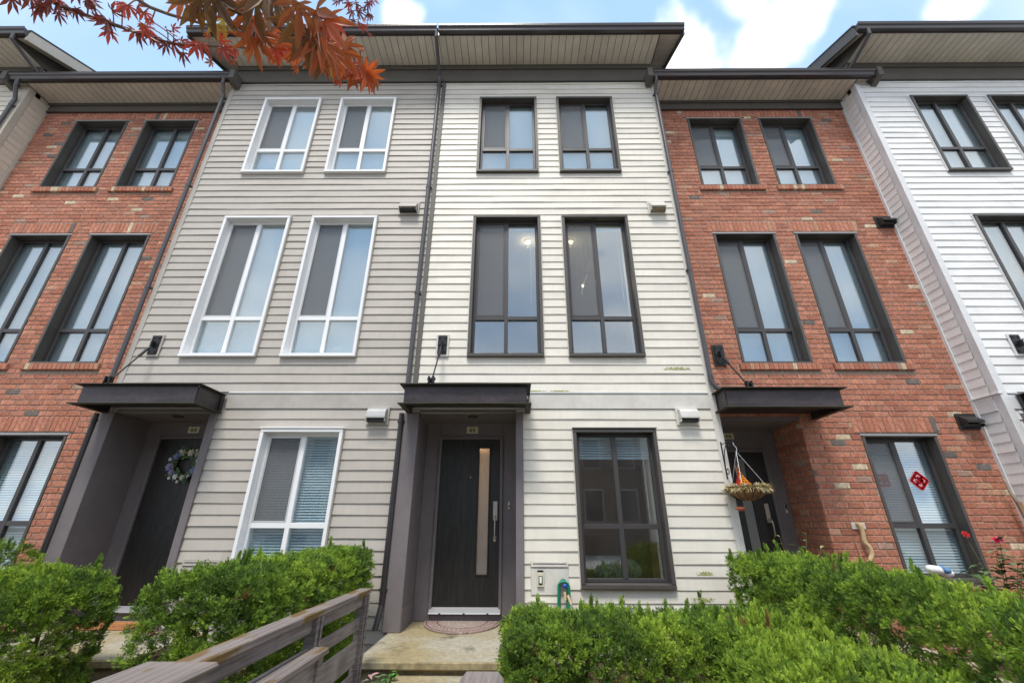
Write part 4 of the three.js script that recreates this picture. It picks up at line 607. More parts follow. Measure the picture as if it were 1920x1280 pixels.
const LEAVES = [[-0.864,0.864,6.026,0.075,95,0],[-0.883,0.847,6.032,0.07,110,0],[-0.84,0.879,6.009,0.08,55,0],[-0.833,0.878,5.996,0.07,65,0],[-0.794,0.89,6.005,0.07,20,0],[-0.774,0.878,5.978,0.095,75,0],[-0.763,0.893,5.986,0.08,25,0],[-0.783,0.873,5.983,0.06,160,0],[-0.741,0.871,5.965,0.08,30,0],[-0.728,0.876,5.956,0.07,95,0],[-0.724,0.88,5.955,0.085,45,0],[-0.705,0.876,5.948,0.06,70,0],[-0.685,0.894,5.952,0.06,40,0],[-0.684,0.884,5.934,0.09,60,0],[-0.694,0.877,5.935,0.06,100,0],[-0.641,0.789,6.05,0.06,80,1],[-0.63,0.796,6.046,0.06,60,1],[-0.626,0.794,6.037,0.05,75,1],[-0.623,0.876,5.937,0.075,80,1],[-0.632,0.87,5.937,0.07,110,1],[-0.591,0.888,5.921,0.085,70,1],[-0.574,0.895,5.913,0.06,120,1],[-0.594,0.893,5.932,0.06,-30,1],[-0.442,0.643,6.133,0.09,95,2],[-0.394,0.62,6.153,0.14,80,4],[-0.403,0.612,6.15,0.11,110,4],[-0.384,0.623,6.147,0.13,65,4],[-0.408,0.651,6.106,0.07,95,5],[-0.421,0.642,6.105,0.06,70,5],[-0.36,0.63,6.134,0.1,130,3],[-0.346,0.612,6.132,0.1,105,3],[-0.318,0.592,6.16,0.13,85,4],[-0.306,0.599,6.162,0.14,75,4],[-0.287,0.587,6.168,0.12,60,4],[-0.345,0.609,6.126,0.07,200,2],[-0.357,0.614,6.102,0.11,88,3],[-0.361,0.613,6.105,0.085,120,3],[-0.349,0.619,6.103,0.085,55,3],[-0.364,0.613,6.107,0.06,190,4],[-0.343,0.622,6.101,0.06,-5,2],[-0.23,0.509,6.2,0.11,92,3],[-0.217,0.514,6.19,0.12,75,3],[-0.203,0.498,6.19,0.12,62,2],[-0.245,0.519,6.18,0.1,115,4],[-0.244,0.534,6.16,0.11,95,4],[-0.234,0.535,6.15,0.11,80,3],[-0.261,0.555,6.133,0.1,110,4],[-0.252,0.557,6.129,0.12,90,3],[-0.24,0.561,6.128,0.11,75,3],[-0.279,0.564,6.12,0.07,130,2],[-0.263,0.584,6.1,0.1,95,4],[-0.247,0.589,6.097,0.1,75,3],[-0.24,0.602,6.092,0.1,55,3],[-0.359,0.655,6.064,0.07,80,1],[-0.347,0.662,6.066,0.08,70,2],[-0.338,0.664,6.061,0.07,95,1],[-0.361,0.661,6.055,0.065,110,2],[-0.314,0.655,6.048,0.06,85,2],[-0.291,0.64,6.049,0.06,100,2],[-0.281,0.642,6.044,0.055,85,5],[-0.266,0.646,6.041,0.07,95,2],[-0.281,0.657,6.029,0.06,110,2],[-0.248,0.635,6.052,0.07,70,2],[-0.247,0.63,6.043,0.075,100,3],[-0.223,0.617,6.048,0.085,88,2],[-0.223,0.617,6.048,0.08,60,2],[-0.219,0.62,6.05,0.075,15,2],[-0.225,0.618,6.051,0.075,-40,2],[-0.227,0.616,6.049,0.07,130,3],[-0.247,0.648,6.071,0.08,45,3],[-0.25,0.649,6.074,0.07,-60,3],[-0.438,1.268,5.798,0.06,110,0],[-0.421,1.27,5.793,0.06,70,0],[-0.435,1.26,5.783,0.065,100,0],[-0.419,1.263,5.779,0.06,60,0],[-0.392,1.279,5.792,0.06,95,0],[-0.394,1.268,5.772,0.06,75,0],[-0.433,1.251,5.765,0.055,110,0],[-0.414,1.252,5.755,0.06,90,1],[-0.402,1.258,5.758,0.05,70,0],[-0.454,1.27,5.813,0.06,120,0],[-0.376,1.288,5.799,0.06,70,0]];
{
  const bark = std([0.16, 0.11, 0.09], { map: T.wood, roughness: 0.85 }), twig = std([0.3, 0.13, 0.12], { roughness: 0.6 });
  const Tr = thing('maple_tree', 'Japanese maple with red and orange autumn leaves hanging in from above', 'tree', [-2.6, GROUND, 6.3]);
  part('trunk', tube([[-2.6, GROUND, 6.3], [-2.55, -0.6, 6.28], [-2.62, 0.4, 6.33], [-2.5, 1.2, 6.35]], 0.075, 10, 6, false, 0.6), bark, Tr);
  part('limb', tube([[-2.5, 1.15, 6.35], [-2.0, 1.55, 6.4], [-1.4, 1.5, 6.35], [-0.98, 1.02, 6.1]], 0.035, 8, 6, false, 0.3), bark, Tr); part('limb', tube([[-2.5, 1.15, 6.35], [-1.9, 1.9, 6.5], [-1.0, 1.7, 6.45], [-0.55, 1.05, 6.3], [-0.4, 0.72, 6.23]], 0.035, 8, 6, false, 0.2), bark, Tr); part('limb', tube([[-1.6, 1.9, 6.5], [-1.1, 2.2, 6.3], [-0.7, 1.9, 6.1], [-0.44, 1.4, 5.9]], 0.022, 8, 6, false, 0.25), bark, Tr);
  const br = [[[-0.98, 1.02, 6.1], [-0.89, 0.92, 6.041], [-0.847, 0.875, 6.014], [-0.829, 0.881, 5.995], [-0.79, 0.879, 5.978], [-0.748, 0.878, 5.962], [-0.71, 0.882, 5.941], [-0.681, 0.885, 5.93], [-0.627, 0.892, 5.922], [-0.557, 0.904, 5.91]], [[-0.7, 1.1, 6.3], [-0.586, 0.734, 6.127], [-0.571, 0.727, 6.09], [-0.548, 0.734, 6.069], [-0.51, 0.729, 6.06], [-0.476, 0.723, 6.055]], [[-0.4, 0.72, 6.23], [-0.385, 0.637, 6.177], [-0.378, 0.624, 6.143], [-0.361, 0.625, 6.124], [-0.352, 0.639, 6.096], [-0.332, 0.66, 6.07], [-0.305, 0.681, 6.043], [-0.278, 0.683, 6.027], [-0.241, 0.663, 6.014]], [[-0.4, 0.72, 6.24], [-0.256, 0.551, 6.212], [-0.25, 0.543, 6.19], [-0.248, 0.535, 6.173], [-0.251, 0.545, 6.15]], [[-0.44, 1.4, 5.9], [-0.44, 1.298, 5.86], [-0.422, 1.277, 5.806], [-0.422, 1.264, 5.781], [-0.425, 1.249, 5.756]], [[-0.44, 1.4, 5.9], [-0.379, 1.309, 5.843], [-0.393, 1.281, 5.797], [-0.395, 1.265, 5.767]]];
  const ends = []; br.forEach((b, i) => { part('branch', tube(b, i < 3 ? 0.0055 : 0.003, 7, 5, false, 0.35), i < 3 ? bark : twig, Tr); const c = new THREE.CatmullRomCurve3(b.map(p => new THREE.Vector3(...p)), false, 'centripetal'); for (let k = 0; k <= 30; k++) ends.push(c.getPoint(k / 30)); });
  const [ox, oy, oz] = OFF.get(Tr), stalks = [], X = new THREE.Vector3(1, 0, 0), Dn = new THREE.Vector3(0, -0.93, -0.3);
  const extra = []; for (let i = 0; i < 16; i++) extra.push([-0.86 + rr(-0.06, 0.1), 0.87 + rr(-0.02, 0.03), 6.02 + rr(-0.03, 0.03), rr(0.05, 0.08), rr(40, 140), 0]); for (const l of LEAVES) { if (l[5] === 0 && rnd() < 0.9) for (let k = 0; k < 2; k++) extra.push([l[0] + rr(-0.025, 0.025), l[1] + rr(-0.012, 0.025), l[2] + rr(-0.025, 0.025), l[3] * rr(0.5, 0.8), l[4] + rr(-70, 70), rnd() < 0.25 ? 1 : 0]); else if (l[5] < 4 && rnd() < 0.75) extra.push([l[0] + rr(-0.02, 0.02), l[1] + rr(0, 0.035), l[2] + rr(-0.04, 0.0), l[3] * rr(0.45, 0.7), l[4] + rr(-60, 60), [1, 2, 2, 3][rnd() * 4 | 0]]); }
  for (const [x, y, z, s, a, c] of LEAVES.concat(extra)) {
    const tip = X.clone().multiplyScalar(Math.cos(a * Math.PI / 180)).addScaledVector(Dn, Math.sin(a * Math.PI / 180)).add(new THREE.Vector3(0, 0, rr(-0.3, 0.3))).normalize();
    const view = new THREE.Vector3(-x, -y, 6.47 - z).normalize().add(new THREE.Vector3(rr(-0.8, 0.8), rr(-0.7, 0.7), rr(-0.7, 0.7)).multiplyScalar(c === 0 ? 1.3 : 0.6)); const nrm = view.addScaledVector(tip, -view.dot(tip)).normalize(), sx = new THREE.Vector3().crossVectors(tip, nrm);
    const m = new THREE.Mesh(leafGeo[rnd() * 3 | 0], leafMats[c * 2 + (rnd() * 2 | 0)]); m.name = 'leaf'; m.castShadow = m.receiveShadow = true;
    const nar = c === 0 ? 0.72 : 0.95; m.matrixAutoUpdate = true; m.quaternion.setFromRotationMatrix(new THREE.Matrix4().makeBasis(sx, tip, nrm)); const k = c > 1 ? 0.37 : 0.42; m.scale.set(s * nar * k, s * k, s * k); m.position.set(x - ox, y - oy, z - oz); Tr.add(m);
    const p = new THREE.Vector3(x, y, z); let best = ends[0]; for (const e of ends) if (e.distanceToSquared(p) < best.distanceToSquared(p)) best = e; if (best.distanceTo(p) < 0.3) stalks.push(tube([best.toArray(), best.clone().lerp(p, 0.5).add(new THREE.Vector3(0, 0.004, 0)).toArray(), p.toArray()], 0.0011, 5, 3));
  }
  part('leaf_stalks', stalks, twig, Tr).userData.kind = 'stuff';
}

// ---------------------------------------------------------------- wreath on door 64
function petals(x, y, z, r, n, tilt = 0.35) { const t = []; for (let i = 0; i < n; i++) { const a = i / n * 6.283, b = a + 2.2 / n, c = a - 2.2 / n; t.push(x, y, z, x + Math.cos(c) * r * 0.75, y + Math.sin(c) * r * 0.75, z + r * tilt, x + Math.cos(a) * r, y + Math.sin(a) * r, z + r * tilt * 0.7, x, y, z, x + Math.cos(a) * r, y + Math.sin(a) * r, z + r * tilt * 0.7, x + Math.cos(b) * r * 0.75, y + Math.sin(b) * r * 0.75, z + r * tilt); } return soup(t); }
{
  const cx = -5.36, cy = 0.895, z = -0.655, W = thing('flower_wreath', 'round wreath of white, cream and lilac blue flowers on door 64', 'wreath', [cx, cy, z]);
  const ring = flat(new THREE.TorusGeometry(0.2, 0.022, 8, 32)); ring.translate(cx, cy, z + 0.02); part('twig_ring', ring, std([0.12, 0.07, 0.04]), W);
  const fl = [[0.42, 0.36, 0.62], [0.75, 0.72, 0.6], [0.28, 0.33, 0.66], [0.8, 0.8, 0.78], [0.62, 0.54, 0.5]].map(c => std(c, { side: THREE.DoubleSide, roughness: 0.8 })), lf = [[0.07, 0.13, 0.05], [0.14, 0.22, 0.08], [0.1, 0.16, 0.1]].map(c => std(c, { side: THREE.DoubleSide, roughness: 0.7 }));
  for (let i = 0; i < 70; i++) { const a = rnd() * 6.283, r = 0.2 + rr(-0.07, 0.08), x = cx + Math.cos(a) * r, y = cy + Math.sin(a) * r; const g = petals(0, 0, 0, rr(0.03, 0.055), 3, rr(0.1, 0.8)); g.rotateZ(a); g.translate(x, y, z + rr(0.015, 0.05)); part('leaf', g, lf[i % 3], W); }
  for (const [a, r, s, c] of [[2.4, 0.2, 0.06, 2], [3.3, 0.22, 0.07, 0], [3.75, 0.2, 0.055, 0], [1.25, 0.2, 0.062, 1], [0.75, 0.24, 0.05, 4], [1.9, 0.2, 0.055, 4], [5.85, 0.21, 0.062, 2], [4.3, 0.2, 0.05, 3], [4.9, 0.2, 0.05, 1], [2.8, 0.26, 0.035, 3], [4.0, 0.27, 0.03, 3], [4.6, 0.26, 0.028, 3], [0.3, 0.22, 0.04, 3], [2.05, 0.25, 0.03, 3], [5.3, 0.21, 0.03, 3], [1.0, 0.27, 0.03, 1]]) { const x = cx + Math.cos(a) * r, y = cy + Math.sin(a) * r; part('flower', [petals(x, y, z + 0.055, s, 6), petals(x, y, z + 0.06, s * 0.6, 5, 0.7)], fl[c], W); }
}
// ---------------------------------------------------------------- hanging basket by the brick porch
{
  const B = thing('basket_bracket', 'black scrolled iron bracket on the cream corner trim', 'bracket', [3.07, 0.9, 0.03]);
  part('back_bar', box(3.058, 3.076, 0.63, 1.16, 0.028, 0.04, 0.003), M.iron, B); part('arm', bars([[3.067, 1.12, 0.04], [3.1, 1.13, 0.2], [3.12, 1.125, 0.29], [3.12, 1.07, 0.3]], 0.007, 8), M.iron, B);
  part('scroll', tube([[3.067, 0.72, 0.05], [3.07, 0.69, 0.08], [3.075, 0.73, 0.11], [3.07, 0.77, 0.09], [3.067, 0.74, 0.05], [3.067, 0.86, 0.05], [3.07, 1.0, 0.09], [3.085, 1.1, 0.16], [3.1, 1.07, 0.21], [3.1, 1.02, 0.19], [3.095, 1.03, 0.16]], 0.006, 7, 6), M.iron, B);
  const cx = 3.215, cy = 0.5, cz = 0.24, R = 0.265, K = thing('hanging_basket', 'coconut fibre hanging basket of dried flowers on wire chains', 'basket', [cx, cy - 0.18, cz]);
  const fibre = std([0.36, 0.2, 0.09], { map: T.wood, bumpMap: T.brickBump, bumpScale: 0.01, roughness: 1 });
  const prof = []; for (let i = 0; i <= 8; i++) { const a = i / 8 * Math.PI / 2; prof.push(new THREE.Vector2(Math.max(0.001, Math.sin(a) * R * 0.93), cy - 0.005 - Math.cos(a) * 0.17)); } const bowl = flat(new THREE.LatheGeometry(prof, 24)); bowl.translate(cx, 0, cz); part('liner', bowl, fibre, K);
  const hoop = flat(new THREE.TorusGeometry(R, 0.007, 6, 36)); hoop.rotateX(Math.PI / 2); hoop.translate(cx, cy, cz); part('hoop', hoop, M.iron, K);
  for (let i = 0; i < 14; i++) { const a = i / 14 * 6.283, c = Math.cos(a), s = Math.sin(a); part('wire', tube([[cx + c * R, cy, cz + s * R], [cx + c * R * 0.85, cy - 0.1, cz + s * R * 0.85], [cx + c * 0.1, cy - 0.175, cz + s * 0.1]], 0.0035, 5, 3), M.iron, K); }
  for (const a of [0.15, 2.25, 4.35]) part('chain', bars([[cx + Math.cos(a) * R, cy, cz + Math.sin(a) * R], [3.14, 0.98, 0.29]], 0.004, 6), M.aluminium, K); part('hook', tube([[3.14, 0.97, 0.29], [3.15, 1.02, 0.3], [3.12, 1.07, 0.3], [3.115, 1.1, 0.3]], 0.006, 6), M.aluminium, K);
  const straw = [[0.5, 0.36, 0.18], [0.62, 0.5, 0.28], [0.3, 0.2, 0.1], [0.42, 0.4, 0.2]].map(c => std(c, { side: THREE.DoubleSide, roughness: 1 })); const tuft = [[], [], [], []];
  for (let i = 0; i < 1100; i++) { const a = rnd() * 6.283, r = R * Math.pow(rnd(), 0.3) * 1.03, l = rr(0.04, 0.12), x = cx + Math.cos(a) * r, z = cz + Math.sin(a) * r, ex = x + Math.cos(a) * l * rr(0, 1) + rr(-0.03, 0.03), ey = cy + rr(-0.1, 0.06), ez = z + Math.sin(a) * l * rr(0, 1) + rr(-0.03, 0.03), w = rr(0.004, 0.012); tuft[i % 4].push(soup([x - w, cy - 0.02, z, x + w, cy - 0.02, z, ex, ey, ez])); }
  tuft.forEach((t, i) => { part('dried_stems', t, straw[i], K).userData.kind = 'stuff'; });
  for (const [dx, dz, s] of [[-0.12, 0.2, 0.04], [0.02, 0.24, 0.045], [0.13, 0.2, 0.04], [-0.22, 0.12, 0.04], [0.22, 0.1, 0.035]]) { const g = petals(0, 0, 0, s, 7, 0.5); g.rotateX(-0.5); g.translate(cx + dx, cy + 0.005, cz + dz); part('dried_flower', g, straw[1], K); }
  // red and yellow cloth pennant standing in the basket
  const cv = document.createElement('canvas'); cv.width = cv.height = 256; const g = cv.getContext('2d'); g.fillStyle = '#b3150f'; g.fillRect(0, 0, 256, 256); g.strokeStyle = '#e8a81c'; g.lineWidth = 26; g.strokeRect(0, 0, 256, 256); g.lineWidth = 13; g.lineCap = 'round'; for (const q of [[70, 60, 180, 60], [120, 40, 120, 105], [80, 105, 170, 105], [80, 105, 80, 150], [170, 105, 170, 150], [80, 150, 170, 150], [80, 127, 170, 127], [125, 150, 125, 225], [75, 180, 180, 180], [75, 222, 180, 222], [75, 180, 75, 222], [180, 180, 180, 222]]) { g.beginPath(); g.moveTo(q[0], q[1]); g.lineTo(q[2], q[3]); g.stroke(); }
  const tx = new THREE.CanvasTexture(cv); tx.colorSpace = THREE.SRGBColorSpace; tx.magFilter = THREE.LinearFilter;
  const Pn = thing('cloth_pennant', 'red and yellow printed cloth triangle in the hanging basket', 'pennant', [3.17, 0.5, 0.26]); const t = [], uv = [], N = 10;
  for (let i = 0; i < N; i++) for (let j = 0; j < N; j++) { const q = (u, v) => { const w = 1 - v * 0.93; return [[3.02 + 0.36 * (u * w + v * 0.28) , 0.49 + v * 0.3 - 0.03 * u, 0.3 - 0.1 * u + 0.02 * Math.sin(u * 9 + v * 3)], [u * w + v * 0.28, v]]; }; const a = q(i / N, j / N), b = q((i + 1) / N, j / N), c = q((i + 1) / N, (j + 1) / N), d = q(i / N, (j + 1) / N); for (const k of [a, b, c, a, c, d]) { t.push(...k[0]); uv.push(...k[1]); } }
  part('cloth', soup(t, uv), new THREE.MeshStandardMaterial({ map: tx, roughness: 0.85, side: THREE.DoubleSide }), Pn); part('stick', bars([[3.1, 0.46, 0.28], [3.09, 0.8, 0.28]], 0.005, 6), M.floorWood, Pn);
  const bell = thing('hanging_ornament', 'terracotta dish ornament dangling under the hanging basket', 'ornament', [3.07, 0.2, 0.24]); part('dish', ball(3.07, 0.225, 0.24, 0.07, 1, 0.42, 1, 14), std([0.45, 0.13, 0.06], { roughness: 0.6 }), bell); part('string', bars([[3.02, 0.25, 0.24], [3.04, 0.5, 0.24]], 0.003, 5), M.iron, bell); part('string', bars([[3.11, 0.25, 0.24], [3.09, 0.4, 0.24]], 0.003, 5), M.iron, bell);
}
// ---------------------------------------------------------------- hose, tap, ornament, stick
{
  const Hs = thing('garden_hose', 'green garden hose looped over a wall hook beside the outlet', 'hose', [0.63, -0.8, 0.07]), gm = std([0.012, 0.2, 0.11], { roughness: 0.4 });
  for (let i = 0; i < 4; i++) { const o = i * 0.016, w = 0.05 + 0.008 * i, zz = 0.045 + (i % 2) * 0.03 + i * 0.006; part('hose_loop', tube([[0.635 - w - 0.012, -1.16 + o, zz], [0.635 - w, -0.8, zz], [0.635 - w * 0.8, -0.69, zz], [0.635, -0.64 - o * 0.6, zz], [0.635 + w * 0.8, -0.69, zz], [0.635 + w, -0.8, zz], [0.625 + w * 0.5, -1.16 + o, zz + 0.01]], 0.0125, 8, 8), gm, Hs); }
  part('connector', bars([[0.645, -0.78, 0.11], [0.648, -0.87, 0.115]], 0.016, 10), std([0.6, 0.45, 0.28]), Hs); part('connector', bars([[0.68, -0.82, 0.1], [0.72, -0.92, 0.11]], 0.018, 10), std([0.66, 0.5, 0.3]), Hs); part('tap_handle', [ball(0.648, -0.715, 0.12, 0.03, 1, 1, 0.7, 12)], std([0.01, 0.07, 0.4], { roughness: 0.35 }), Hs);
}
{
  const Tp = thing('wrapped_tap', 'bent tan insulated tap pipe on a white plate on brick', 'tap', [5.08, -0.1, zB]), ins = std([0.62, 0.45, 0.25], { map: T.fine, roughness: 0.8 });
  part('wall_plate', box(4.98, 5.18, -0.03, 0.06, zB, zB + 0.02, 0.004), std([0.75, 0.7, 0.6], { map: T.fine }), Tp); part('spout', tube([[5.06, 0.04, zB], [5.065, 0.03, zB + 0.07], [5.07, -0.06, zB + 0.075], [5.06, -0.2, zB + 0.07], [5.1, -0.27, zB + 0.08], [5.1, -0.36, zB + 0.08], [5.03, -0.46, zB + 0.08]], 0.03, 10, 6), ins, Tp);
  const Rd = thing('thin_rod', 'thin rusty rod standing against the brick by the tap', 'rod', [4.97, -0.6, zB + 0.05]); part('rod', bars([[4.93, GROUND, zB + 0.3], [4.965, -0.2, zB + 0.012]], 0.008, 6), std([0.4, 0.2, 0.12]), Rd);
  const St = thing('garden_stake', 'weathered wooden stake leaning by the white side wall', 'stake', [7.42, GROUND, -0.25]); part('stake', tube([[7.46, GROUND, -0.2], [7.44, -0.3, -0.24], [7.43, 0.35, -0.28]], 0.035, 7, 4), std([0.42, 0.27, 0.17], { map: T.wood, roughness: 0.9 }), St); part('broken_top', tube([[7.43, 0.3, -0.28], [7.4, 0.5, -0.3], [7.38, 0.73, -0.3]], 0.03, 7, 4, false, 0.3), std([0.5, 0.4, 0.3], { map: T.wood, roughness: 0.9 }), St);
  const Or = thing('garden_ornament', 'white bottle shaped ornament with blue bow on the hedge edge', 'ornament', [4.8, -0.52, 0.9]), wm = std([0.8, 0.78, 0.77], { roughness: 0.5 });
  const body = bars([[4.76, -0.44, 0.93], [4.9, -0.455, 0.9]], 0.045, 14); part('body', [body, ball(4.76, -0.44, 0.93, 0.045), ball(4.98, -0.485, 0.88, 0.055, 1.25, 0.8, 1)], wm, Or); part('bow', [ball(4.905, -0.44, 0.92, 0.04, 0.7, 1.1, 0.9), ball(4.95, -0.455, 0.925, 0.038, 1.2, 0.8, 0.8)], std([0.1, 0.22, 0.42], { roughness: 0.7 }), Or);
  part('post', bars([[4.8, GROUND, 0.88], [4.84, -0.47, 0.9]], 0.02, 8), M.floorWood, Or);
}
// ---------------------------------------------------------------- small plants
function leafy(name, label, cat, base, stems, tints, group) { // stems: [dx, dy, dz, leaf size, leaves, bloom colour]
  const P = thing(name, label, cat, base, group), ms = tints.map(c => std(c, { side: THREE.DoubleSide, roughness: 0.55 })), st = std([0.16, 0.13, 0.05], { roughness: 0.8 });
  for (const [dx, dy, dz, s, n, bloom] of stems) {
    const b = new THREE.Vector3(...base), e = b.clone().add(new THREE.Vector3(dx, dy, dz)), m = b.clone().lerp(e, 0.55).add(new THREE.Vector3(-dx * 0.15, 0.03, 0.02)); part('stem', tube([b.toArray(), m.toArray(), e.toArray()], 0.006, 6, 5, false, 0.5), st, P); const c = new THREE.CatmullRomCurve3([b, m, e]);
    for (let i = 0; i < n; i++) { const t = lerp(0.3, 1, i / Math.max(1, n - 1)), p = c.getPoint(t), a = rnd() * 6.283, d = new THREE.Vector3(Math.cos(a), rr(-0.25, 0.6), Math.sin(a)).normalize(), l = s * rr(0.75, 1.2), side = new THREE.Vector3().crossVectors(d, new THREE.Vector3(0, 1, 0)).normalize().multiplyScalar(l * 0.26), lift = new THREE.Vector3(0, l * 0.1, 0), q = k => p.clone().addScaledVector(d, l * k), A = q(0), B = q(0.35).add(side).add(lift), B2 = q(0.35).sub(side).add(lift), C = q(0.7).addScaledVector(side, 0.75), C2 = q(0.7).addScaledVector(side, -0.75), E2 = q(1).add(new THREE.Vector3(0, -l * 0.15, 0)), M1 = q(0.5); const T9 = []; for (const [u, v] of [[A, B], [B, C], [C, E2], [E2, C2], [C2, B2], [B2, A]]) T9.push(...M1.toArray(), ...u.toArray(), ...v.toArray()); part('leaf', soup(T9), ms[rnd() * ms.length | 0], P); }
    if (bloom) { const g = merge([petals(0, 0, 0, 0.05, 7, 0.3), petals(0, 0, 0.006, 0.036, 6, 0.8), petals(0, 0, 0.012, 0.022, 5, 1.4)]); g.rotateX(-0.5); g.translate(e.x, e.y, e.z); part('rose', g, std(bloom, { side: THREE.DoubleSide, roughness: 0.7 }), P); }
  }
  return P;
}
const roseGreen = [[0.06, 0.12, 0.04], [0.09, 0.17, 0.06], [0.13, 0.2, 0.09]];
leafy('rose_bush', 'rose bush with red and pink blooms against the brick', 'rose bush', [6.05, GROUND, 0.3], [[-0.19, 1.46, 0.05, 0.06, 16, [0.7, 0.04, 0.05]], [0.22, 1.39, 0, 0.13, 26, [0.75, 0.01, 0.12]], [0.3, 1.4, -0.02, 0.1, 14, [0.8, 0.12, 0.25]], [0.1, 1.22, 0.05, 0.15, 26], [0.35, 1.16, 0.05, 0.15, 24], [-0.2, 1.08, 0.1, 0.13, 24], [-0.45, 1.08, 0.2, 0.13, 22], [0.5, 1.2, 0, 0.12, 16], [0.2, 1.08, 0.2, 0.14, 24], [0.6, 1.05, 0.1, 0.14, 20]], roseGreen);
leafy('young_shrub', 'young broad leaved shrub standing before the brick porch door', 'shrub', [3.75, GROUND, -0.05], [[-0.1, 1.42, 0.05, 0.11, 11], [0.3, 1.44, 0, 0.12, 12], [0.1, 1.3, 0.1, 0.12, 12], [0.42, 1.28, 0.05, 0.1, 8]], [[0.2, 0.26, 0.1], [0.3, 0.34, 0.16], [0.13, 0.2, 0.07]]);
leafy('striped_leaf_plant', 'small plant with pink and cream striped leaves beside the step', 'plant', [-1.34, GROUND, 1.48], [[-0.06, 0.25, 0.02, 0.09, 9], [0.03, 0.22, -0.02, 0.09, 8], [-0.1, 0.18, 0.08, 0.08, 8], [0.02, 0.17, 0.08, 0.08, 8]], [[0.5, 0.46, 0.38], [0.55, 0.33, 0.32], [0.08, 0.13, 0.04], [0.1, 0.2, 0.05]]);
leafy('ground_cover_plant', 'bright green leafy plant at the side of the lower step', 'plant', [-1.27, GROUND, 1.45], [[0.06, 0.22, 0, 0.06, 16], [0.12, 0.24, -0.06, 0.06, 16], [0.0, 0.2, 0.08, 0.06, 16], [-0.1, 0.2, 0.1, 0.06, 14], [0.1, 0.18, 0.1, 0.06, 14]], [[0.07, 0.22, 0.03], [0.1, 0.28, 0.04], [0.05, 0.15, 0.03]]);
{ // moss on the sills of a few boards
  const mm = [[0.4, 0.42, 0.12], [0.3, 0.34, 0.08]].map(c => std(c, { roughness: 1 })), W = sub('moss', h65);
  for (const [x0, x1, y, z] of [[2.36, 2.86, 2.305, 0.02], [0.54, 0.87, 1.94, 0.038], [2.28, 2.62, -0.9, 0.02], [2.4, 2.68, -0.595, 0.02], [0.1, 0.5, 1.94, 0.036]]) { const l = [[], []]; const n = (x1 - x0) * 480 | 0; for (let i = 0; i < n; i++) { const x = lerp(x0, x1, (rnd() + rnd()) / 2), r = rr(0.002, 0.006); l[i % 2].push(ball(x, y + Math.pow(rnd(), 1.7) * 0.05 * (z > 0.03 ? 0.3 : 1), z - 0.002, r, 1.5, 0.8, 0.5, 5)); } l.forEach((q, i) => { part('moss_clump', q, mm[i], W).userData.kind = 'stuff'; }); }
}
// ---------------------------------------------------------------- behind the glass
{ // red paper cuts stuck inside the lower window of 66
  const red = std([0.62, 0.005, 0.012], { roughness: 0.8 });
  const lattice = (cx, cy, r, rot) => { const g = [], q = (a, b, c, d, w = 0.015) => { const l = Math.hypot(c - a, d - b), e = box(-l / 2, l / 2, -w, w, -0.0006, 0.0006); e.rotateZ(Math.atan2(d - b, c - a)); e.translate((a + c) / 2, (b + d) / 2, 0); g.push(e); }; for (const k of [1, 0.84]) { const s = r * k; q(-s, -s, s, -s); q(s, -s, s, s); q(s, s, -s, s); q(-s, s, -s, -s); } const c = 0.5 * r; for (const [a, b, d, e] of [[-1, 0.8, -0.5, 0.8], [-0.9, 0.3, -0.4, 0.3], [-0.65, 0.3, -0.65, -0.9], [-0.65, 0, -1, -0.4], [-0.1, 0.85, 1, 0.85], [0, 0.5, 0.9, 0.5], [0, 0.5, 0, 0.15], [0.9, 0.5, 0.9, 0.15], [0, 0.15, 0.9, 0.15], [-0.1, -0.2, 1, -0.2], [-0.1, -0.9, 1, -0.9], [-0.1, -0.2, -0.1, -0.9], [1, -0.2, 1, -0.9], [0.45, -0.2, 0.45, -0.9], [-0.1, -0.55, 1, -0.55]]) q(a * c, b * c, d * c, e * c, 0.014); for (let i = 0; i < 4; i++) { const a = i * Math.PI / 2, x = Math.cos(a) * r * 0.66, y = Math.sin(a) * r * 0.66; q(x - 0.02, y, x + 0.02, y, 0.012); q(x, y - 0.02, x, y + 0.02, 0.012); } g.push(box(-0.028, 0.028, -0.028, 0.028, -0.0016, -0.0004)); const m = merge(g); m.rotateZ(rot); m.translate(cx, cy, zB - 0.1905); return m; };
  const a = thing('paper_cut', 'red diamond paper cut on the right pane of the brick house window', 'paper cut', [6.4, 0.675, zB - 0.19], 'red paper cuts'); part('paper', lattice(6.4, 0.675, 0.098, Math.PI / 4), red, a);
  const b = thing('paper_cut', 'red square paper cut behind the screened pane of the brick house', 'paper cut', [5.83, 0.68, zB - 0.19], 'red paper cuts'); part('paper', lattice(5.83, 0.68, 0.085, 0.05), red, b);
}
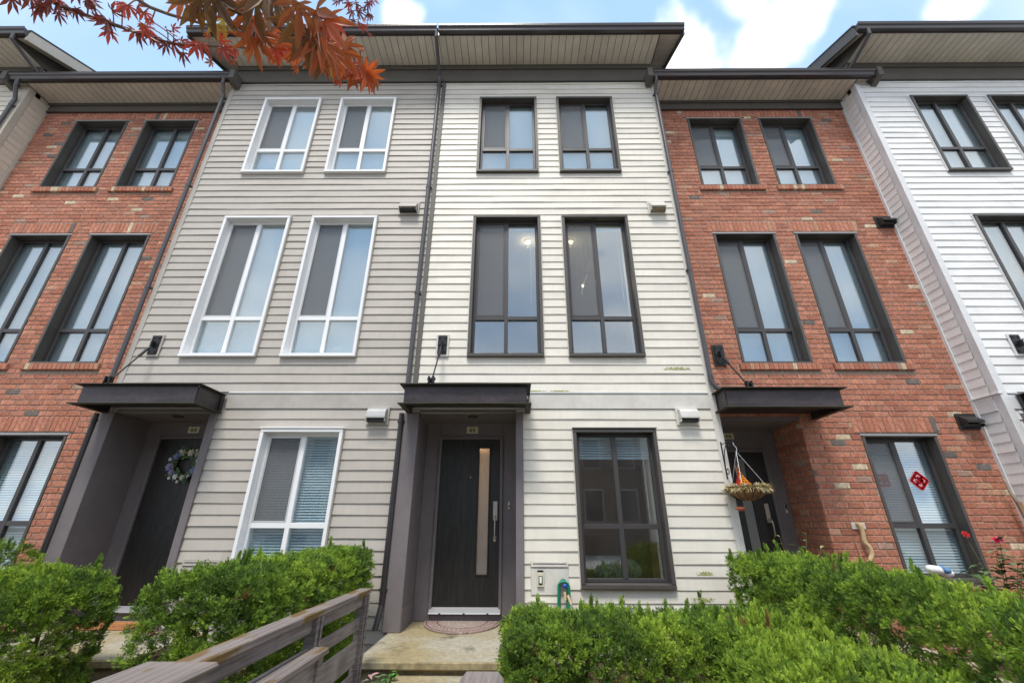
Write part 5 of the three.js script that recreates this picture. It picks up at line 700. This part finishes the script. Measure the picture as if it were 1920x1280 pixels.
{ // shaggy figure on the floor of the ground floor room of 65
  const A = thing('furry_figure', 'shaggy grey brown animal figure behind the lower window of 65', 'ornament', [1.53, -1.3, -0.75]); const fur = std([0.13, 0.11, 0.085], { roughness: 1, side: THREE.DoubleSide });
  const blob = (x, y, z, r, sx, sy, sz) => ball(x, y, z, r, sx, sy, sz, 18), legs = [[1.34, -0.66], [1.38, -0.84], [1.7, -0.66], [1.72, -0.84]];
  part('body', [blob(1.52, -0.56, -0.75, 0.17, 1.5, 0.85, 0.8), blob(1.3, -0.54, -0.75, 0.13, 1, 1, 0.9), blob(1.74, -0.58, -0.75, 0.12, 1, 1, 0.8), ...legs.map(([x, z]) => bars([[x, -0.6, z], [x, -1.02, z]], 0.045, 10))], fur, A);
  const h = []; for (let i = 0; i < 2600; i++) { const a = rnd() * 6.283, u = rr(-1, 1), s = Math.sqrt(1 - u * u), x = 1.52 + 0.35 * u, y = -0.56 + Math.sin(a) * s * 0.15, z = -0.75 + Math.cos(a) * s * 0.15, l = rr(0.03, 0.07); h.push(x - 0.004, y, z, x + 0.004, y, z, x + rr(-0.02, 0.02) + u * 0.02, y - l + Math.sin(a) * 0.05, z + Math.cos(a) * 0.03); } part('fur', soup(h), std([0.2, 0.17, 0.13], { roughness: 1, side: THREE.DoubleSide }), A).userData.kind = 'stuff';
  const Bx = thing('low_bench', 'low dark bench carrying the furry figure inside the room', 'bench', [1.53, -1.3, -0.75]); part('seat', box(1.1, 1.95, -1.09, -1.035, -1.0, -0.5, 0.006), M.floorWood, Bx); for (const [x, z] of [[1.14, -0.54], [1.91, -0.54], [1.14, -0.96], [1.91, -0.96]]) part('leg', box(x - 0.025, x + 0.025, -1.3, -1.091, z - 0.025, z + 0.025, 0.004), M.floorWood, Bx);
}
function ceilingLamp(x, y, z, power, label) { const L = thing('ceiling_lamp', label, 'lamp', [x, y, z], 'lit ceiling lamps behind the middle windows'); part('lamp_ring', (() => { const g = flat(new THREE.TorusGeometry(0.055, 0.012, 8, 20)); g.rotateX(Math.PI / 2); g.translate(x, y - 0.008, z); return g; })(), M.whiteFrame, L); const b = part('bulb', ball(x, y - 0.03, z, 0.042, 1, 0.9, 1, 14), new THREE.MeshStandardMaterial({ color: 0xffffff, emissive: new THREE.Color(1, 0.66, 0.3), emissiveIntensity: 9 }), L); b.castShadow = false; const p = new THREE.PointLight(new THREE.Color(1, 0.72, 0.42), power, 8, 2); p.position.set(0, -0.12, 0); p.castShadow = true; L.add(p); }
ceilingLamp(0.267, 5.375, -0.728, 0.12, 'glowing round ceiling lamp behind a middle window of 65'); ceilingLamp(1.141, 5.375, -0.731, 0.12, 'glowing ceiling lamp above the pendant behind the middle window of 65');
{ const C = thing('pendant_lamp', 'small brass pendant with glinting drops behind the screened window', 'lamp', [1.4, 4.4, -0.9]); part('cord', bars([[1.42, 5.38, -0.9], [1.42, 4.62, -0.9]], 0.005, 5), M.iron, C); for (const [x, y] of [[1.52, 4.9], [1.448, 4.63], [1.325, 4.224]]) part('drop', [ball(x, y, -0.9, 0.03, 0.7, 1.3, 0.7, 10)], M.nickel, C); part('bulb', ball(1.358, 4.407, -0.9, 0.022, 1, 1.4, 1, 10), new THREE.MeshStandardMaterial({ emissive: new THREE.Color(1, 0.75, 0.45), emissiveIntensity: 6 }), C); part('drop_chain', bars([[1.52, 5.0, -0.9], [1.52, 4.9, -0.9], [1.448, 4.63, -0.9], [1.358, 4.407, -0.9], [1.325, 4.224, -0.9]], 0.004, 5), M.nickel, C); part('ceiling_rose', bars([[1.52, 5.38, -0.9], [1.52, 5.0, -0.9]], 0.006, 6), M.iron, C); const p = new THREE.PointLight(new THREE.Color(1, 0.75, 0.45), 0.8, 5, 2); p.position.set(-0.042, 0.05, 0.06); C.add(p); }
{ const L = thing('hall_lamp', 'warm lit hall lamp glowing behind the frosted strip of door 65', 'lamp', [-1.0, 1.32, -1.7]); part('bulb', ball(-1.0, 1.2, -1.7, 0.05, 1, 1, 1, 12), new THREE.MeshStandardMaterial({ emissive: new THREE.Color(1, 0.55, 0.25), emissiveIntensity: 4 }), L); part('canopy', bars([[-1.0, 1.32, -1.7], [-1.0, 1.24, -1.7]], 0.03, 10), M.nickel, L); const p = new THREE.PointLight(new THREE.Color(1, 0.6, 0.3), 1.5, 6, 2); p.position.set(0.1, -0.2, 0); p.castShadow = true; L.add(p); }
// ---------------------------------------------------------------- the row across the lane, mirrored in the lower windows
for (const [x0, x1, m, label] of [[-16, -4, M.greyPaint, 'grey rendered townhouse across the lane'], [-4, 1.2, M.whiteTrim, 'white sided townhouse across the lane'], [1.2, 8, std([0.14, 0.12, 0.11], { map: T.siding }), 'dark sided townhouse across the lane'], [8, 22, M.taupeTrim, 'taupe townhouse across the lane']]) {
  const h = thing('townhouse', label, 'house', [(x0 + x1) / 2, GROUND, 23], 'row across the lane'); part('wall', box(x0, x1, GROUND, 6.4, 21, 27), m, h);
  part('roof', prismX([[20.5, 6.4], [24, 8.0], [27.5, 6.4]], x0, x1), M.shingle, h);
  for (let x = x0 + 0.9; x + 1.2 < x1; x += 2.1) for (const y of [0.2, 3.3]) { const w = sub('window', h); part('frame', box(x, x + 1.2, y, y + 1.9, 20.93, 20.998), m === M.whiteTrim ? M.darkFrame : M.greyPaint, w); part('pane', box(x + 0.08, x + 1.12, y + 0.08, y + 1.82, 20.9, 20.929), std([0.05, 0.06, 0.07], { roughness: 0.1 }), w); }
  for (let x = x0 + 1.2; x + 2 < x1; x += 5) part('garage_door', box(x, x + 2.4, GROUND, 0.6 - 1.1, 20.95, 20.998), M.darkFrame, h);
}
renderer.render(scene, camera);
